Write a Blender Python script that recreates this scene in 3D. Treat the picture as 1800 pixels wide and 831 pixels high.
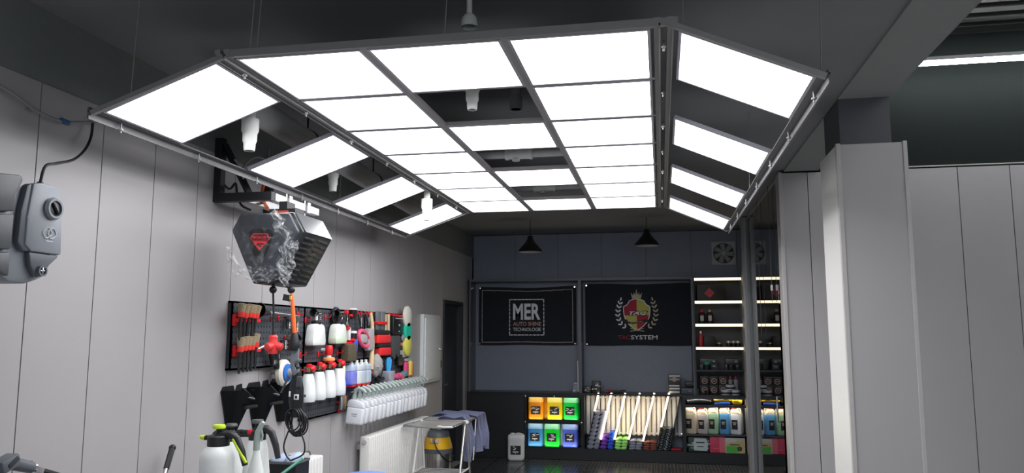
import bpy, bmesh, math, random
from mathutils import Vector, Matrix
for o in list(bpy.data.objects): bpy.data.objects.remove(o)
SC = bpy.context.scene
COL = SC.collection
PI = math.pi
R = math.radians
rnd = random.Random(7)

# ------------------------------------------------------------------ camera
FOC = 1370.0; EYE = Vector((0, 0, 1.6))
_v = Vector((262, 172.5, FOC)).normalized()                 # depth axis of the room in camera space
_p = math.atan2(_v.y, _v.z); _u = Vector((0, -math.cos(_p), math.sin(_p)))
_x = _v.cross(_u)
if _x.x < 0: _x = -_x
RW = Matrix((_x, _v, _u))                                   # world = RW @ camera
cam = bpy.data.cameras.new('camera'); cam_o = bpy.data.objects.new('camera', cam); COL.objects.link(cam_o)
cam.sensor_width = 36; cam.lens = FOC / 1800 * 36; cam.clip_start = .05
_m = Matrix((RW.col[0], -RW.col[1], -RW.col[2])).transposed()
cam_o.matrix_world = Matrix.Translation(EYE) @ _m.to_4x4()
SC.camera = cam_o
# ------------------------------------------------------------------ light and exposure
W = bpy.data.worlds.new('daylight'); SC.world = W; W.use_nodes = True
W.node_tree.nodes['Background'].inputs[0].default_value = (.86, .93, 1, 1)
W.node_tree.nodes['Background'].inputs[1].default_value = 1.3
PANEL_POWER = 5.5
SC.view_settings.view_transform = 'Standard'; SC.view_settings.look = 'None'
SC.view_settings.exposure = .45; SC.view_settings.gamma = 1; SC.view_settings.use_curve_mapping = False
SC.cycles.max_bounces = 8; SC.cycles.diffuse_bounces = 4; SC.cycles.transparent_max_bounces = 12

# ------------------------------------------------------------------ room dimensions (metres)
XL, YB, XG, YF = -2.58, 10.68, 1.035, 10.28
ZC = 2.985
ZP = 2.67                                                    # top of the left wall panels
def ray(u, v): return RW @ Vector((u - 900, v - 415.5, FOC))
def atX(u, v, x): r = ray(u, v); return EYE + r * (x / r.x)
def atY(u, v, y): r = ray(u, v); return EYE + r * (y / r.y)
def atZ(u, v, z): r = ray(u, v); return EYE + r * ((z - 1.6) / r.z)

# ------------------------------------------------------------------ materials
MATS = {}
def M(name, col, rough=.5, metal=0, var=.06, scale=30, bump=0, emit=0, trans=0, ior=1.45, spec=.5, coat=0, alpha=1, sss=0):
    if name in MATS: return MATS[name]
    m = bpy.data.materials.new(name); m.use_nodes = True; nt = m.node_tree; b = nt.nodes['Principled BSDF']
    b.inputs['Roughness'].default_value = rough; b.inputs['Metallic'].default_value = metal
    b.inputs['IOR'].default_value = ior; b.inputs['Specular IOR Level'].default_value = spec
    b.inputs['Transmission Weight'].default_value = trans; b.inputs['Coat Weight'].default_value = coat
    b.inputs['Alpha'].default_value = alpha
    if sss:
        b.inputs['Subsurface Weight'].default_value = sss; b.inputs['Subsurface Radius'].default_value = (1, 1, 1); b.inputs['Subsurface Scale'].default_value = .12
    c = list(col) + [1]
    if var or bump:
        tc = nt.nodes.new('ShaderNodeTexCoord'); n = nt.nodes.new('ShaderNodeTexNoise'); n.inputs['Scale'].default_value = scale; n.inputs['Detail'].default_value = 4
        nt.links.new(tc.outputs['Object'], n.inputs['Vector'])
        if var:
            r = nt.nodes.new('ShaderNodeMapRange'); r.inputs['To Min'].default_value = 1 - var; r.inputs['To Max'].default_value = 1 + var
            nt.links.new(n.outputs['Fac'], r.inputs['Value'])
            x = nt.nodes.new('ShaderNodeVectorMath'); x.operation = 'SCALE'; x.inputs[0].default_value = col
            nt.links.new(r.outputs[0], x.inputs['Scale']); nt.links.new(x.outputs[0], b.inputs['Base Color'])
        else: b.inputs['Base Color'].default_value = c
        if bump:
            bp = nt.nodes.new('ShaderNodeBump'); bp.inputs['Strength'].default_value = bump; bp.inputs['Distance'].default_value = .005
            nt.links.new(n.outputs['Fac'], bp.inputs['Height']); nt.links.new(bp.outputs[0], b.inputs['Normal'])
    else: b.inputs['Base Color'].default_value = c
    if emit:
        b.inputs['Emission Color'].default_value = c; b.inputs['Emission Strength'].default_value = emit
    MATS[name] = m
    return m
def pegboard_mat():
    m = M('pegboard', (.022, .025, .03), .55, var=0); nt = m.node_tree; b = nt.nodes['Principled BSDF']
    tc = nt.nodes.new('ShaderNodeTexCoord'); vm = nt.nodes.new('ShaderNodeVectorMath'); vm.operation = 'SCALE'; vm.inputs['Scale'].default_value = 1 / .038
    fr = nt.nodes.new('ShaderNodeVectorMath'); fr.operation = 'FRACTION'; sb = nt.nodes.new('ShaderNodeVectorMath'); sb.operation = 'SUBTRACT'; sb.inputs[1].default_value = (.5, .5, .5)
    mu = nt.nodes.new('ShaderNodeVectorMath'); mu.operation = 'MULTIPLY'; mu.inputs[1].default_value = (1, 0, 1)
    ln = nt.nodes.new('ShaderNodeVectorMath'); ln.operation = 'LENGTH'
    lt = nt.nodes.new('ShaderNodeMath'); lt.operation = 'LESS_THAN'; lt.inputs[1].default_value = .2
    mx = nt.nodes.new('ShaderNodeMix'); mx.data_type = 'RGBA'; mx.inputs['A'].default_value = (.06, .067, .08, 1); mx.inputs['B'].default_value = (.004, .004, .005, 1)
    L = nt.links.new
    L(tc.outputs['Object'], vm.inputs[0]); L(vm.outputs[0], fr.inputs[0]); L(fr.outputs[0], sb.inputs[0]); L(sb.outputs[0], mu.inputs[0]); L(mu.outputs[0], ln.inputs[0])
    L(ln.outputs['Value'], lt.inputs[0]); L(lt.outputs[0], mx.inputs['Factor']); L(mx.outputs['Result'], b.inputs['Base Color'])
    return m
def tile_mat():
    m = M('floor_tile', (.02, .022, .024), .25, var=0); nt = m.node_tree; b = nt.nodes['Principled BSDF']; L = nt.links.new
    tc = nt.nodes.new('ShaderNodeTexCoord'); br = nt.nodes.new('ShaderNodeTexBrick'); br.offset = 0
    br.inputs['Scale'].default_value = 24; br.inputs['Brick Width'].default_value = 1; br.inputs['Row Height'].default_value = 1; br.inputs['Mortar Size'].default_value = .18
    L(tc.outputs['Object'], br.inputs['Vector'])
    br.inputs['Color1'].default_value = (.006, .007, .008, 1); br.inputs['Color2'].default_value = (.008, .009, .01, 1); br.inputs['Mortar'].default_value = (.085, .09, .096, 1)
    L(br.outputs['Color'], b.inputs['Base Color'])
    bp = nt.nodes.new('ShaderNodeBump'); bp.inputs['Strength'].default_value = .5; bp.inputs['Distance'].default_value = .004
    L(br.outputs['Fac'], bp.inputs['Height']); L(bp.outputs[0], b.inputs['Normal'])
    return m
GREY = lambda: M('wall_panel_grey', (.43, .415, .42), .38, var=.03, scale=3)
WHITE = lambda: M('white_plastic', (.8, .82, .82), .4)
BLACK = lambda: M('black_plastic', (.012, .013, .015), .45)
RED = lambda: M('red_plastic', (.72, .02, .03), .4)
STEEL = lambda: M('steel', (.5, .5, .52), .3, 1)
CHROME = lambda: M('chrome', (.8, .8, .82), .12, 1)
SLATE = lambda: M('dark_slate', (.26, .29, .36), .5, var=.08, scale=4)
GLOSSBLK = lambda: M('black_board', (.010, .011, .013), .3, var=.1)
MILK = lambda: M('milky_plastic', (.82, .85, .82), .35, sss=.2)
CREAM = lambda: M('cream_pad', (.82, .78, .66), .85, bump=.2)

# ------------------------------------------------------------------ mesh builder
class MB:
    def __init__(s): s.bm = bmesh.new()
    def _add(s, bm, mat=None):
        if mat is not None: bmesh.ops.transform(bm, matrix=mat, verts=bm.verts)
        me = bpy.data.meshes.new('t'); bm.to_mesh(me); bm.free(); s.bm.from_mesh(me); bpy.data.meshes.remove(me); return s
    def box(s, c, d, bev=0, seg=2, rot=None):
        bm = bmesh.new(); bmesh.ops.create_cube(bm, size=1)
        bmesh.ops.scale(bm, vec=d, verts=bm.verts)
        if bev: bmesh.ops.bevel(bm, geom=bm.edges[:], offset=min(bev, .49 * min(d)), segments=seg, profile=.5, affect='EDGES')
        m = Matrix.Translation(c)
        if rot is not None: m = m @ rot.to_4x4()
        return s._add(bm, m)
    def span(s, a, b, bev=0): return s.box([(a[i] + b[i]) / 2 for i in range(3)], [abs(b[i] - a[i]) for i in range(3)], bev)
    def cyl(s, a, b, r0, r1=None, n=16, cap=True):
        a = Vector(a); b = Vector(b); r1 = r0 if r1 is None else r1; d = b - a
        bm = bmesh.new(); bmesh.ops.create_cone(bm, cap_ends=cap, cap_tris=False, segments=n, radius1=r0, radius2=r1, depth=d.length)
        return s._add(bm, Matrix.Translation((a + b) / 2) @ d.to_track_quat('Z', 'Y').to_matrix().to_4x4())
    def ball(s, c, r, n=12, sc=(1, 1, 1)):
        bm = bmesh.new(); bmesh.ops.create_uvsphere(bm, u_segments=n, v_segments=max(6, n * 2 // 3), radius=r)
        return s._add(bm, Matrix.Translation(c) @ Matrix.Diagonal((*sc, 1)))
    def lathe(s, prof, n=20, c=(0, 0, 0), rot=None, sc=(1, 1, 1)):       # profile of (r, z)
        bm = bmesh.new(); rings = []
        for r, z in prof:
            rings.append([bm.verts.new((0, 0, z))] if r < 1e-5 else [bm.verts.new((r * math.cos(2 * PI * k / n), r * math.sin(2 * PI * k / n), z)) for k in range(n)])
        for A, B in zip(rings, rings[1:]):
            for k in range(n):
                q = [A[k % len(A)], A[(k + 1) % len(A)], B[(k + 1) % len(B)], B[k % len(B)]]; f = []
                for v in q:
                    if v not in f: f.append(v)
                if len(f) > 2: bm.faces.new(f)
        m = Matrix.Translation(c)
        if rot is not None: m = m @ rot.to_4x4()
        m = m @ Matrix.Diagonal((*sc, 1))
        return s._add(bm, m)
    def prism(s, pts, y0, y1, m=None, bev=0):                            # outline in (x, z), from y0 (front) to y1
        bm = bmesh.new(); A = [bm.verts.new((p[0], y0, p[1])) for p in pts]; B = [bm.verts.new((p[0], y1, p[1])) for p in pts]
        bm.faces.new(A); bm.faces.new(B[::-1]); n = len(pts)
        for k in range(n): bm.faces.new((A[k], B[k], B[(k + 1) % n], A[(k + 1) % n]))
        bmesh.ops.recalc_face_normals(bm, faces=bm.faces)
        if bev: bmesh.ops.bevel(bm, geom=bm.edges[:], offset=bev, segments=2, profile=.5, affect='EDGES')
        return s._add(bm, m)
    def tube(s, pts, r, n=8, closed=False, sm=0):
        P = [Vector(p) for p in pts]
        if sm:                                                               # Catmull-Rom through the points
            Q = [2 * P[0] - P[1]] + P + [2 * P[-1] - P[-2]]; P = []
            for i in range(1, len(Q) - 2):
                for k in range(sm):
                    t = k / sm; a, b, c, d = Q[i - 1:i + 3]
                    P.append(.5 * (2 * b + (c - a) * t + (2 * a - 5 * b + 4 * c - d) * t * t + (3 * b - a - 3 * c + d) * t ** 3))
            P.append(Q[-2])
        N = len(P); bm = bmesh.new(); rings = []; up = None
        rr = r if isinstance(r, (list, tuple)) else [r] * N
        for i, p in enumerate(P):
            t = (P[(i + 1) % N] - P[i - 1]) if closed else (P[min(i + 1, N - 1)] - P[max(i - 1, 0)])
            t.normalize()
            if up is None: up = t.orthogonal().normalized()
            up = (up - t * up.dot(t)).normalized(); w = t.cross(up)
            rings.append([bm.verts.new(p + (up * math.cos(2 * PI * k / n) + w * math.sin(2 * PI * k / n)) * rr[i]) for k in range(n)])
        pairs = list(zip(rings, rings[1:])) + ([(rings[-1], rings[0])] if closed else [])
        for A, B in pairs:
            for k in range(n): bm.faces.new((A[k], A[(k + 1) % n], B[(k + 1) % n], B[k]))
        if not closed: bm.faces.new(rings[0][::-1]); bm.faces.new(rings[-1])
        return s._add(bm)
    def grid(s, fn, nu, nv, thick=0):
        bm = bmesh.new(); V = [[bm.verts.new(fn(i / nu, j / nv)) for j in range(nv + 1)] for i in range(nu + 1)]
        for i in range(nu):
            for j in range(nv): bm.faces.new((V[i][j], V[i + 1][j], V[i + 1][j + 1], V[i][j + 1]))
        if thick: bmesh.ops.solidify(bm, geom=bm.faces[:], thickness=thick)
        return s._add(bm)
    def mesh(s, name, smooth=True):
        if name in ('wall_panel', 'back_panel', 'cladding_panel', 'corner_strip', 'deck_rib'): smooth = False
        bmesh.ops.recalc_face_normals(s.bm, faces=s.bm.faces)
        me = bpy.data.meshes.new(name); s.bm.to_mesh(me); s.bm.free()
        if smooth and len(me.polygons):
            me.polygons.foreach_set('use_smooth', [True] * len(me.polygons)); me.set_sharp_from_angle(angle=R(38))
        return me
    def obj(s, name, mat, parent=None, label=None, kind=None):
        return link(name, s.mesh(name), mat, parent, label, kind)
def link(name, me, mat, parent=None, label=None, kind=None):
    o = bpy.data.objects.new(name, me)
    if mat is not None and not me.materials: me.materials.append(mat)
    COL.objects.link(o)
    if parent: o.parent = parent
    if label: o['label'] = label
    if kind: o['kind'] = kind
    return o
def thing(name, label, cat, loc=(0, 0, 0), rz=0, group=None):
    o = bpy.data.objects.new(name, None); COL.objects.link(o); o.location = loc; o.rotation_euler = (0, 0, rz); o.empty_display_size = .05
    return tag(o, label, cat, group)
def tag(o, label, cat, group=None):
    o['label'] = label; o['category'] = cat
    if group: o['group'] = group
    return o
def struct(name, mb, mat, parent=None):
    o = mb.obj(name, mat, parent)
    o['kind'] = 'structure'
    return o
def kids(o): return [c for c in bpy.data.objects if c.parent == o]
def dup(root, loc=None, rz=None, label=None, group=None):
    def cp(o, parent):
        c = o.copy(); COL.objects.link(c); c.parent = parent
        for k in KIDS.get(o.name, ()): cp(k, c)
        return c
    KIDS = {}
    for o in bpy.data.objects:
        if o.parent: KIDS.setdefault(o.parent.name, []).append(o)
    r = cp(root, None)
    if loc is not None: r.location = loc
    if rz is not None: r.rotation_euler = (0, 0, rz)
    if label: r['label'] = label
    if group: r['group'] = group
    return r
def text_mesh(body, w, h=None, bold=0, shear=0, depth=.0006, align='CENTER'):    # lettering facing -Y, centred on its origin
    cu = bpy.data.curves.new('lettering', 'FONT'); cu.body = body; cu.size = 1; cu.align_x = align; cu.offset = bold; cu.shear = shear; cu.extrude = .001; cu.resolution_u = 3
    o = bpy.data.objects.new('lettering', cu); COL.objects.link(o)
    bpy.context.view_layer.update()
    me = bpy.data.meshes.new_from_object(o.evaluated_get(bpy.context.evaluated_depsgraph_get()))
    bpy.data.objects.remove(o)
    xs = [v.co.x for v in me.vertices]; ys = [v.co.y for v in me.vertices]
    cx, cy, dx, dy = (min(xs) + max(xs)) / 2, (min(ys) + max(ys)) / 2, max(xs) - min(xs), max(ys) - min(ys)
    sx = w / dx; sy = (h / dy) if h else sx
    for v in me.vertices: v.co = ((v.co.x - cx) * sx, -depth * (v.co.z / .001), (v.co.y - cy) * sy)
    me.materials.clear()
    return me
def lettering(body, w, h, mat, parent, loc, bold=0, shear=0, name='lettering', label=None):
    o = link(name, text_mesh(body, w, h, bold, shear), mat, parent, label); o.location = loc; return o
# a pixel box on the left wall (d metres proud of it) or on a plane of depth y: centre, width, height
def LW(u0, v0, u1, v1, d=.06):
    um, vm = (u0 + u1) / 2, (v0 + v1) / 2
    a = atX(u0, vm, XL + d); b = atX(u1, vm, XL + d); t = atX(um, v0, XL + d); q = atX(um, v1, XL + d)
    return Vector((XL + d, (a.y + b.y) / 2, (t.z + q.z) / 2)), b.y - a.y, t.z - q.z
def BW(u0, v0, u1, v1, y=YF):
    um, vm = (u0 + u1) / 2, (v0 + v1) / 2
    a = atY(u0, vm, y); b = atY(u1, vm, y); t = atY(um, v0, y); q = atY(um, v1, y)
    return Vector(((a.x + b.x) / 2, y, (t.z + q.z) / 2)), b.x - a.x, t.z - q.z
HALF = PI / 2

# ================================================================== SETTING
struct('floor', MB().span((XL - .2, -5, -.12), (6, 11, -.012)), M('floor_base', (.30, .30, .30), .6))
fl = bpy.data.objects['floor']
TS = .4
tm = MB().box((0, 0, -.006), (TS - .006, TS - .006, .012), .002, 1).mesh('floor_tile')
tm.materials.append(tile_mat())
for i in range(9):
    for j in range(14):
        t = link('floor_tile', tm, None, fl); t.location = (XL + .06 + TS * (i + .5), YF - .02 - TS * (j + .5), 0)
struct('ceiling', MB().span((XL - .2, -5, ZC + .01), (1.36, 11, ZC + .15)).span((1.1, 6.9, ZC + .01), (6, 11, ZC + .15)), M('ceiling_dark', (.28, .288, .29), .8, var=.1, scale=2))
struct('trim_1', MB().span((1.06, -5, 2.98), (1.34, 6.85, ZC + .2)).span((1.28, -5, ZC + .2), (1.34, 6.85, 4.15)), M('beam_dark', (.33, .34, .325), .75))
# left wall and its panels
struct('wall_left', MB().span((XL - .2, -5, 0), (XL - .022, 9.13, ZP - .004)).span((XL - .2, 10.04, 0), (XL - .022, 11, ZP - .004)).span((XL - .2, 9.13, 2.02), (XL - .022, 10.04, ZP - .004)).span((XL - .2, 9.13, 0), (XL - .12, 10.04, 2.02)).span((XL - .2, -5, ZP - .004), (XL - .004, 11, 4.1)), M('wall_upper_paint', (.21, .225, .215), .75))
wl = bpy.data.objects['wall_left']
PW = .39
pm = MB().span((-.022, -PW / 2 + .003, 0), (0, PW / 2 - .003, ZP)).mesh('wall_panel'); pm.materials.append(GREY())
y = 2.80 - PW * 7.5
DOOR0, DOOR1, DOORZ = 9.13, 10.04, 2.02
while y < YB + .1:
    a, b = y - PW / 2, y + PW / 2
    if b > DOOR0 and a < DOOR1:                              # cut round the door
        mb = MB(); mb.span((-.022, max(a, DOOR0 - 9) - y + .003, DOORZ), (0, b - y - .003, ZP))
        if a < DOOR0: mb.span((-.022, a - y + .003, 0), (0, DOOR0 - y - .003, DOORZ))
        if b > DOOR1: mb.span((-.022, DOOR1 - y + .003, 0), (0, b - y - .003, DOORZ))
        o = mb.obj('wall_panel', GREY(), wl)
    else: o = link('wall_panel', pm, None, wl)
    o.location = (XL, y, 0); y += PW
dk = M('door_dark', (.02, .024, .032), .45)
d1 = struct('door_1', MB().span((XL - .10, DOOR0 + .04, 0), (XL - .06, DOOR1 - .04, DOORZ - .04)), dk)
MB().span((XL - .1, DOOR0, 0), (XL + .02, DOOR0 + .04, DOORZ)).span((XL - .1, DOOR1 - .04, 0), (XL + .02, DOOR1, DOORZ)).span((XL - .1, DOOR0 + .04, DOORZ - .04), (XL + .02, DOOR1 - .04, DOORZ)).obj('door_frame', M('door_frame', (.028, .032, .04), .4), d1)
hd = MB().box((XL - .055, 9.24, .98), (.012, .04, .16), .004).cyl((XL - .06, 9.24, 1.0), (XL - .0, 9.24, 1.0), .009).cyl((XL, 9.24, 1.0), (XL, 9.35, 1.0), .009).obj('door_handle', STEEL(), d1)
# back wall
wb = struct('wall_back', MB().span((XL - .2, YB + .02, 0), (6, YB + .2, 4.1)), M('wall_backing', (.02, .02, .022), .9))
bmesh_p = MB().span((-.3 + .002, 0, 0), (.3 - .002, .02, ZC)).mesh('back_panel'); bmesh_p.materials.append(SLATE())
for k in range(11):
    o = link('back_panel', bmesh_p, None, wb); o.location = (XL + .3 + .6 * k, YB, 0)
# right bay: front-facing wall, upper band, deck ceiling
wr = struct('wall_right', MB().span((1.04, 6.872, 0), (6, 7.0, ZC)).span((1.34, 6.872, ZC), (6, 7.0, 4.15)), M('wall_upper_green', (.02, .025, .0235), .9, spec=.1))
for a, b in [(1.03, 1.25)] + [(1.25 + .39 * k, 1.64 + .39 * k) for k in range(11)]:
    MB().span((a + .003, 6.85, 0), (b - .003, 6.872, 2.965)).obj('wall_panel', GREY(), wr)
MB().span((1.012, 6.84, 0), (1.045, 7.01, ZC - .01), .004).obj('corner_strip', M('wall_corner', (.5, .48, .47), .35), wr)
MB().span((1.36, 6.846, ZC - .008), (6, 6.872, ZC + .002)).obj('top_strip', M('wall_corner', (.5, .48, .47), .35), wr)
dc = struct('ceiling_right', MB().span((1.34, -5, 4.10), (6, 7, 4.2)), M('deck_gap', (.02, .022, .02), .8))
sm = MB().span((1.36, -.05, -.05), (6, .05, 0), .006).mesh('deck_rib'); sm.materials.append(M('deck_rib', (.075, .08, .074), .5))
for k in range(18):
    o = link('deck_rib', sm, None, dc); o.location = (0, 6.62 - .19 * k, 4.10)
struct('wall_far_right', MB().span((6, -5, 0), (6.2, 11, 4.15)), M('wall_panel_grey', (.36, .347, .35), .38))
# end of the shop behind the photographer: an unseen doorway opened wide for fill light, with a pale apron added for bounce
struct('wall_front', MB().span((XL - .2, -5.2, 0), (-2.2, -5, 4.1)).span((1.06, -5.2, 0), (1.5, -5, 4.15)).span((-2.2, -5.2, 2.8), (1.06, -5, 4.15)).span((5.6, -5.2, 0), (6, -5, 4.15)).span((1.5, -5.2, 3.4), (5.6, -5, 4.15)), M('wall_panel_grey', (.36, .347, .35), .38))
struct('ground', MB().span((-8, -14, -.14), (10, -5, -.02)), M('bounce_apron', (.5, .5, .48), .9))
# column
pc = M('wall_panel_grey', (.36, .347, .35), .38)
pl = struct('pillar', MB().span((1.06, 4.75, 0), (1.34, 5.17, ZC)), M('pillar_core', (.085, .09, .1), .6))
MB().span((1.045, 4.72, 0), (1.40, 4.74, 2.70), .004).obj('cladding_panel', pc, pl)
MB().span((1.03, 4.735, 0), (1.05, 5.2, 2.70), .004).obj('cladding_panel', M('column_lit', (.72, .715, .68), .4, var=.02), pl, 'side panel of the column, coloured lighter for the light on it')  # same grey cladding, painted lighter for the light falling on this side
MB().span((1.385, 4.735, 0), (1.405, 5.2, 2.70), .004).obj('cladding_panel', pc, pl)
MB().span((1.026, 4.714, 0), (1.052, 4.742, 2.705), .003).span((1.388, 4.712, 0), (1.412, 4.742, 2.705), .003).obj('corner_strip', M('wall_corner', (.5, .48, .47), .35), pl)
# glass partition with its post
gl = M('clear_glass', (.9, .95, .95), .01, trans=1, ior=1.5, var=0)
w1 = struct('window_1', MB().span((XG, 7.27, .06), (XG + .012, 9.5, ZC - .03)).span((XG, 9.64, .06), (XG + .012, YF, ZC - .03)).span((XG, 7.02, 1.87), (XG + .012, 7.268, ZC - .03)), gl)
alu = M('post_aluminium', (.34, .345, .35), .4, .3)
MB().span((XG - .075, 9.50, 0), (XG + .02, 9.64, ZC), .006).span((XG - .05, 9.488, 0), (XG - .022, 9.50, ZC)).obj('window_post', alu, w1)
MB().span((XG - .006, 7.27, 0), (XG + .018, YF, .06)).span((XG - .006, 7.02, ZC - .03), (XG + .018, YF, ZC)).obj('window_frame', alu, w1)
MB().cyl((XG - .02, 7.52, 1.9), (XG - .02, 7.52, ZC), .003, n=6).cyl((XG - .02, 8.4, 1.6), (XG - .02, 8.4, ZC), .003, n=6).obj('pull_cord', M('cord_grey', (.12, .12, .12), .6), w1)
MB().box((XG - .02, 7.52, 2.03), (.02, .025, .055), .006).obj('cord_weight', WHITE(), w1)
MB().tube([(XG, 7.30, 1.06), (XG - .045, 7.30, 1.06), (XG - .045, 7.30, .84), (XG, 7.30, .84)], .009).obj('door_handle', CHROME(), w1)
gd_ = M('glass_room_dark', (.008, .008, .009), .7)  # near-black lining puts the darkness of the unlit room into the colour
struct('wall_glass_room', MB().span((3.6, 7.0, 0), (3.7, YB, ZC)).span((1.06, 7.001, 0), (3.6, 7.02, ZC)).span((1.06, YB - .02, 0), (3.6, YB - .001, ZC)).span((1.06, 7.02, .001), (3.6, YB - .02, .004)).span((1.06, YF, 0), (1.08, YB - .02, ZC)).span((1.06, 7.02, ZC - .01), (3.6, YB - .02, ZC)), gd_)
t = thing('chair', 'chrome framed chair with a clear back in the dark doorway beside the glass', 'chair', (1.42, 7.62, 0), R(20))
MB().tube([(-.2, -.16, 0), (-.2, -.10, .44), (-.2, .18, .47), (-.2, .24, .80), (.2, .24, .80), (.2, .18, .47), (.2, -.10, .44), (.2, -.16, 0)], .011).tube([(-.2, .22, 0), (-.2, .02, .45)], .011).tube([(.2, .22, 0), (.2, .02, .45)], .011).obj('frame', CHROME(), t)
MB().box((0, .04, .455), (.39, .36, .02), .008).obj('seat', M('chair_smoke', (.03, .032, .035), .2), t)
MB().box((0, .222, .68), (.38, .012, .2), .005, rot=Matrix.Rotation(R(-10), 3, 'X')).obj('backrest', M('chair_smoke', (.03, .032, .035), .2), t)

# ================================================================== LIGHT CANOPY
dif = M('panel_diffuser', (.97, .97, 1), .5, emit=PANEL_POWER, var=0)
alur = M('canopy_aluminium', (.34, .34, .335), .5, .3)
tbar = M('canopy_tee', (.42, .40, .40), .5, .2)
eavm = M('canopy_eave', (.20, .20, .205), .5, .35)
FX0, FX1, FY0, FY1, FZ = -1.66, 0.0, 2.735, 6.78, 2.70
CW, RWY = (FX1 - FX0) / 3, (FY1 - FY0) / 7
cn = thing('light_canopy', 'hexagonal ceiling light canopy of white luminous panels in a metal grid', 'light', (0, 0, 0))
OL, ZL, ORR, ZR, RX = -2.27, 2.50, .575, 2.475, .06           # outer edges of the two tilted wings
def lamp(x0, z0, x1, z1, y0, y1):
    a, b = Vector((x0, 0, z0)), Vector((x1, 0, z1)); t = (b - a).normalized(); n = Vector((-t.z, 0, t.x)); w = (b - a).length; l = y1 - y0
    rot = Matrix((t, Vector((0, 1, 0)), n)).transposed()
    key = (round(w, 3), round(l, 3))
    if key not in LM:
        f = MB(); f.box((0, 0, .008), (w, l, .012)); e = .011
        for sx in (-1, 1): f.box((sx * (w / 2 - e / 2), 0, -.001), (e, l, .012)); f.box((0, sx * (l / 2 - e / 2), -.001), (w - 2 * e, e, .012))
        fm = f.mesh('lamp'); fm.materials.append(M('lamp_frame', (.55, .54, .6), .4, .3))
        dm = bpy.data.meshes.new('diffuser'); q = [(-w / 2 + e, -l / 2 + e, 0), (-w / 2 + e, l / 2 - e, 0), (w / 2 - e, l / 2 - e, 0), (w / 2 - e, -l / 2 + e, 0)]
        dm.from_pydata(q, [], [(0, 1, 2, 3)]); dm.materials.append(dif); LM[key] = (fm, dm)
    fm, dm = LM[key]
    o = link('light_panel', fm, None, cn); o.location = (a + b) / 2 + Vector((0, (y0 + y1) / 2, 0)); o.rotation_euler = rot.to_euler()
    link('diffuser', dm, None, o)
LM = {}
G = .013
for c in range(3):
    for r in range(7):
        if c == 1 and r in (1, 3, 5): continue
        lamp(FX0 + CW * c + G, FZ, FX0 + CW * (c + 1) - G, FZ, FY0 + RWY * r + G, FY0 + RWY * (r + 1) - G)
def lerp(a, b, t): return a + (b - a) * t
for r in (0, 2, 4, 6):
    y0, y1 = FY0 + RWY * r + G, FY0 + RWY * (r + 1) - G - .01
    lamp(lerp(OL, FX0 - .05, .06), lerp(ZL, FZ, .06), lerp(OL, FX0 - .05, .96), lerp(ZL, FZ, .96), y0, y1)
    lamp(lerp(RX, ORR, .06), lerp(FZ, ZR, .06), lerp(RX, ORR, .95), lerp(FZ, ZR, .95), y0, y1)
for c in range(1, 3): MB().box((FX0 + CW * c, (FY0 + FY1) / 2, FZ + .005), (.026, FY1 - FY0, .02)).obj('tee_bar', tbar, cn)
for r in range(0, 8): MB().box(((FX0 + FX1) / 2, FY0 + RWY * r, FZ + .006), (FX1 - FX0, .024, .018)).obj('cross_bar', tbar, cn)
for x in (FX0 - .012, FX0 - .052, FX1 + .012, RX):
    MB().box((x, (FY0 + FY1) / 2, FZ + .012), (.024, FY1 - FY0 + .03, .03)).box((x + .008 * (1 if x > -1 else -1), (FY0 + FY1) / 2, FZ - .004), (.006, FY1 - FY0 + .03, .02)).obj('ridge_rail', alur, cn)
for x, z in ((OL, ZL), (ORR, ZR)):
    s = 1 if x > 0 else -1
    MB().box((x + .01 * s, (FY0 + FY1) / 2, z), (.008, FY1 - FY0 + .03, .05)).box((x - .008 * s, (FY0 + FY1) / 2, z + .008), (.04, FY1 - FY0 + .03, .006)).obj('eave_rail', eavm, cn)
for yy in (FY0 - .006, FY1 + .006):
    MB().tube([(OL, yy, ZL), (FX0 - .03, yy, FZ)], .014, 4).obj('end_rail', alur, cn)
    MB().tube([(RX, yy, FZ), (ORR, yy, ZR)], .014, 4).obj('end_rail', alur, cn)
    MB().box(((FX0 + RX) / 2, yy, FZ + .01), (RX - FX0 + .05, .014, .03)).obj('end_rail', alur, cn)
bm_ = MB().cyl((0, 0, -.032), (0, 0, .01), .004, n=8).cyl((0, 0, -.02), (0, 0, -.013), .010, n=6).mesh('bolt'); bm_.materials.append(M('bolt_steel', (.3, .3, .3), .5, .8))
for x, z in ((OL + .01, ZL - .01), (FX0 - .03, FZ - .005), (.035, FZ - .005), (ORR - .01, ZR - .01)):
    for r in range(7):
        o = link('bolt', bm_, None, cn); o.location = (x, FY0 + .16 + RWY * r, z)
for x, yy, z in ((-1.55, FY0, FZ), (-1.58, FY0, FZ), (-.78, FY0, FZ), (.10, FY0, FZ - .01), (ORR - .01, FY0 + .02, ZR), (-2.10, FY0, ZL + .06), (-1.6, FY1, FZ), (.02, FY1, FZ), (OL + .02, 5.2, ZL), (ORR - .01, 5.0, ZR)):
    MB().cyl((x, yy, z), (x + .015, yy, ZC + .02), .0022, n=5).obj('wire', M('wire_grey', (.35, .35, .34), .5, .5), cn)

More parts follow.
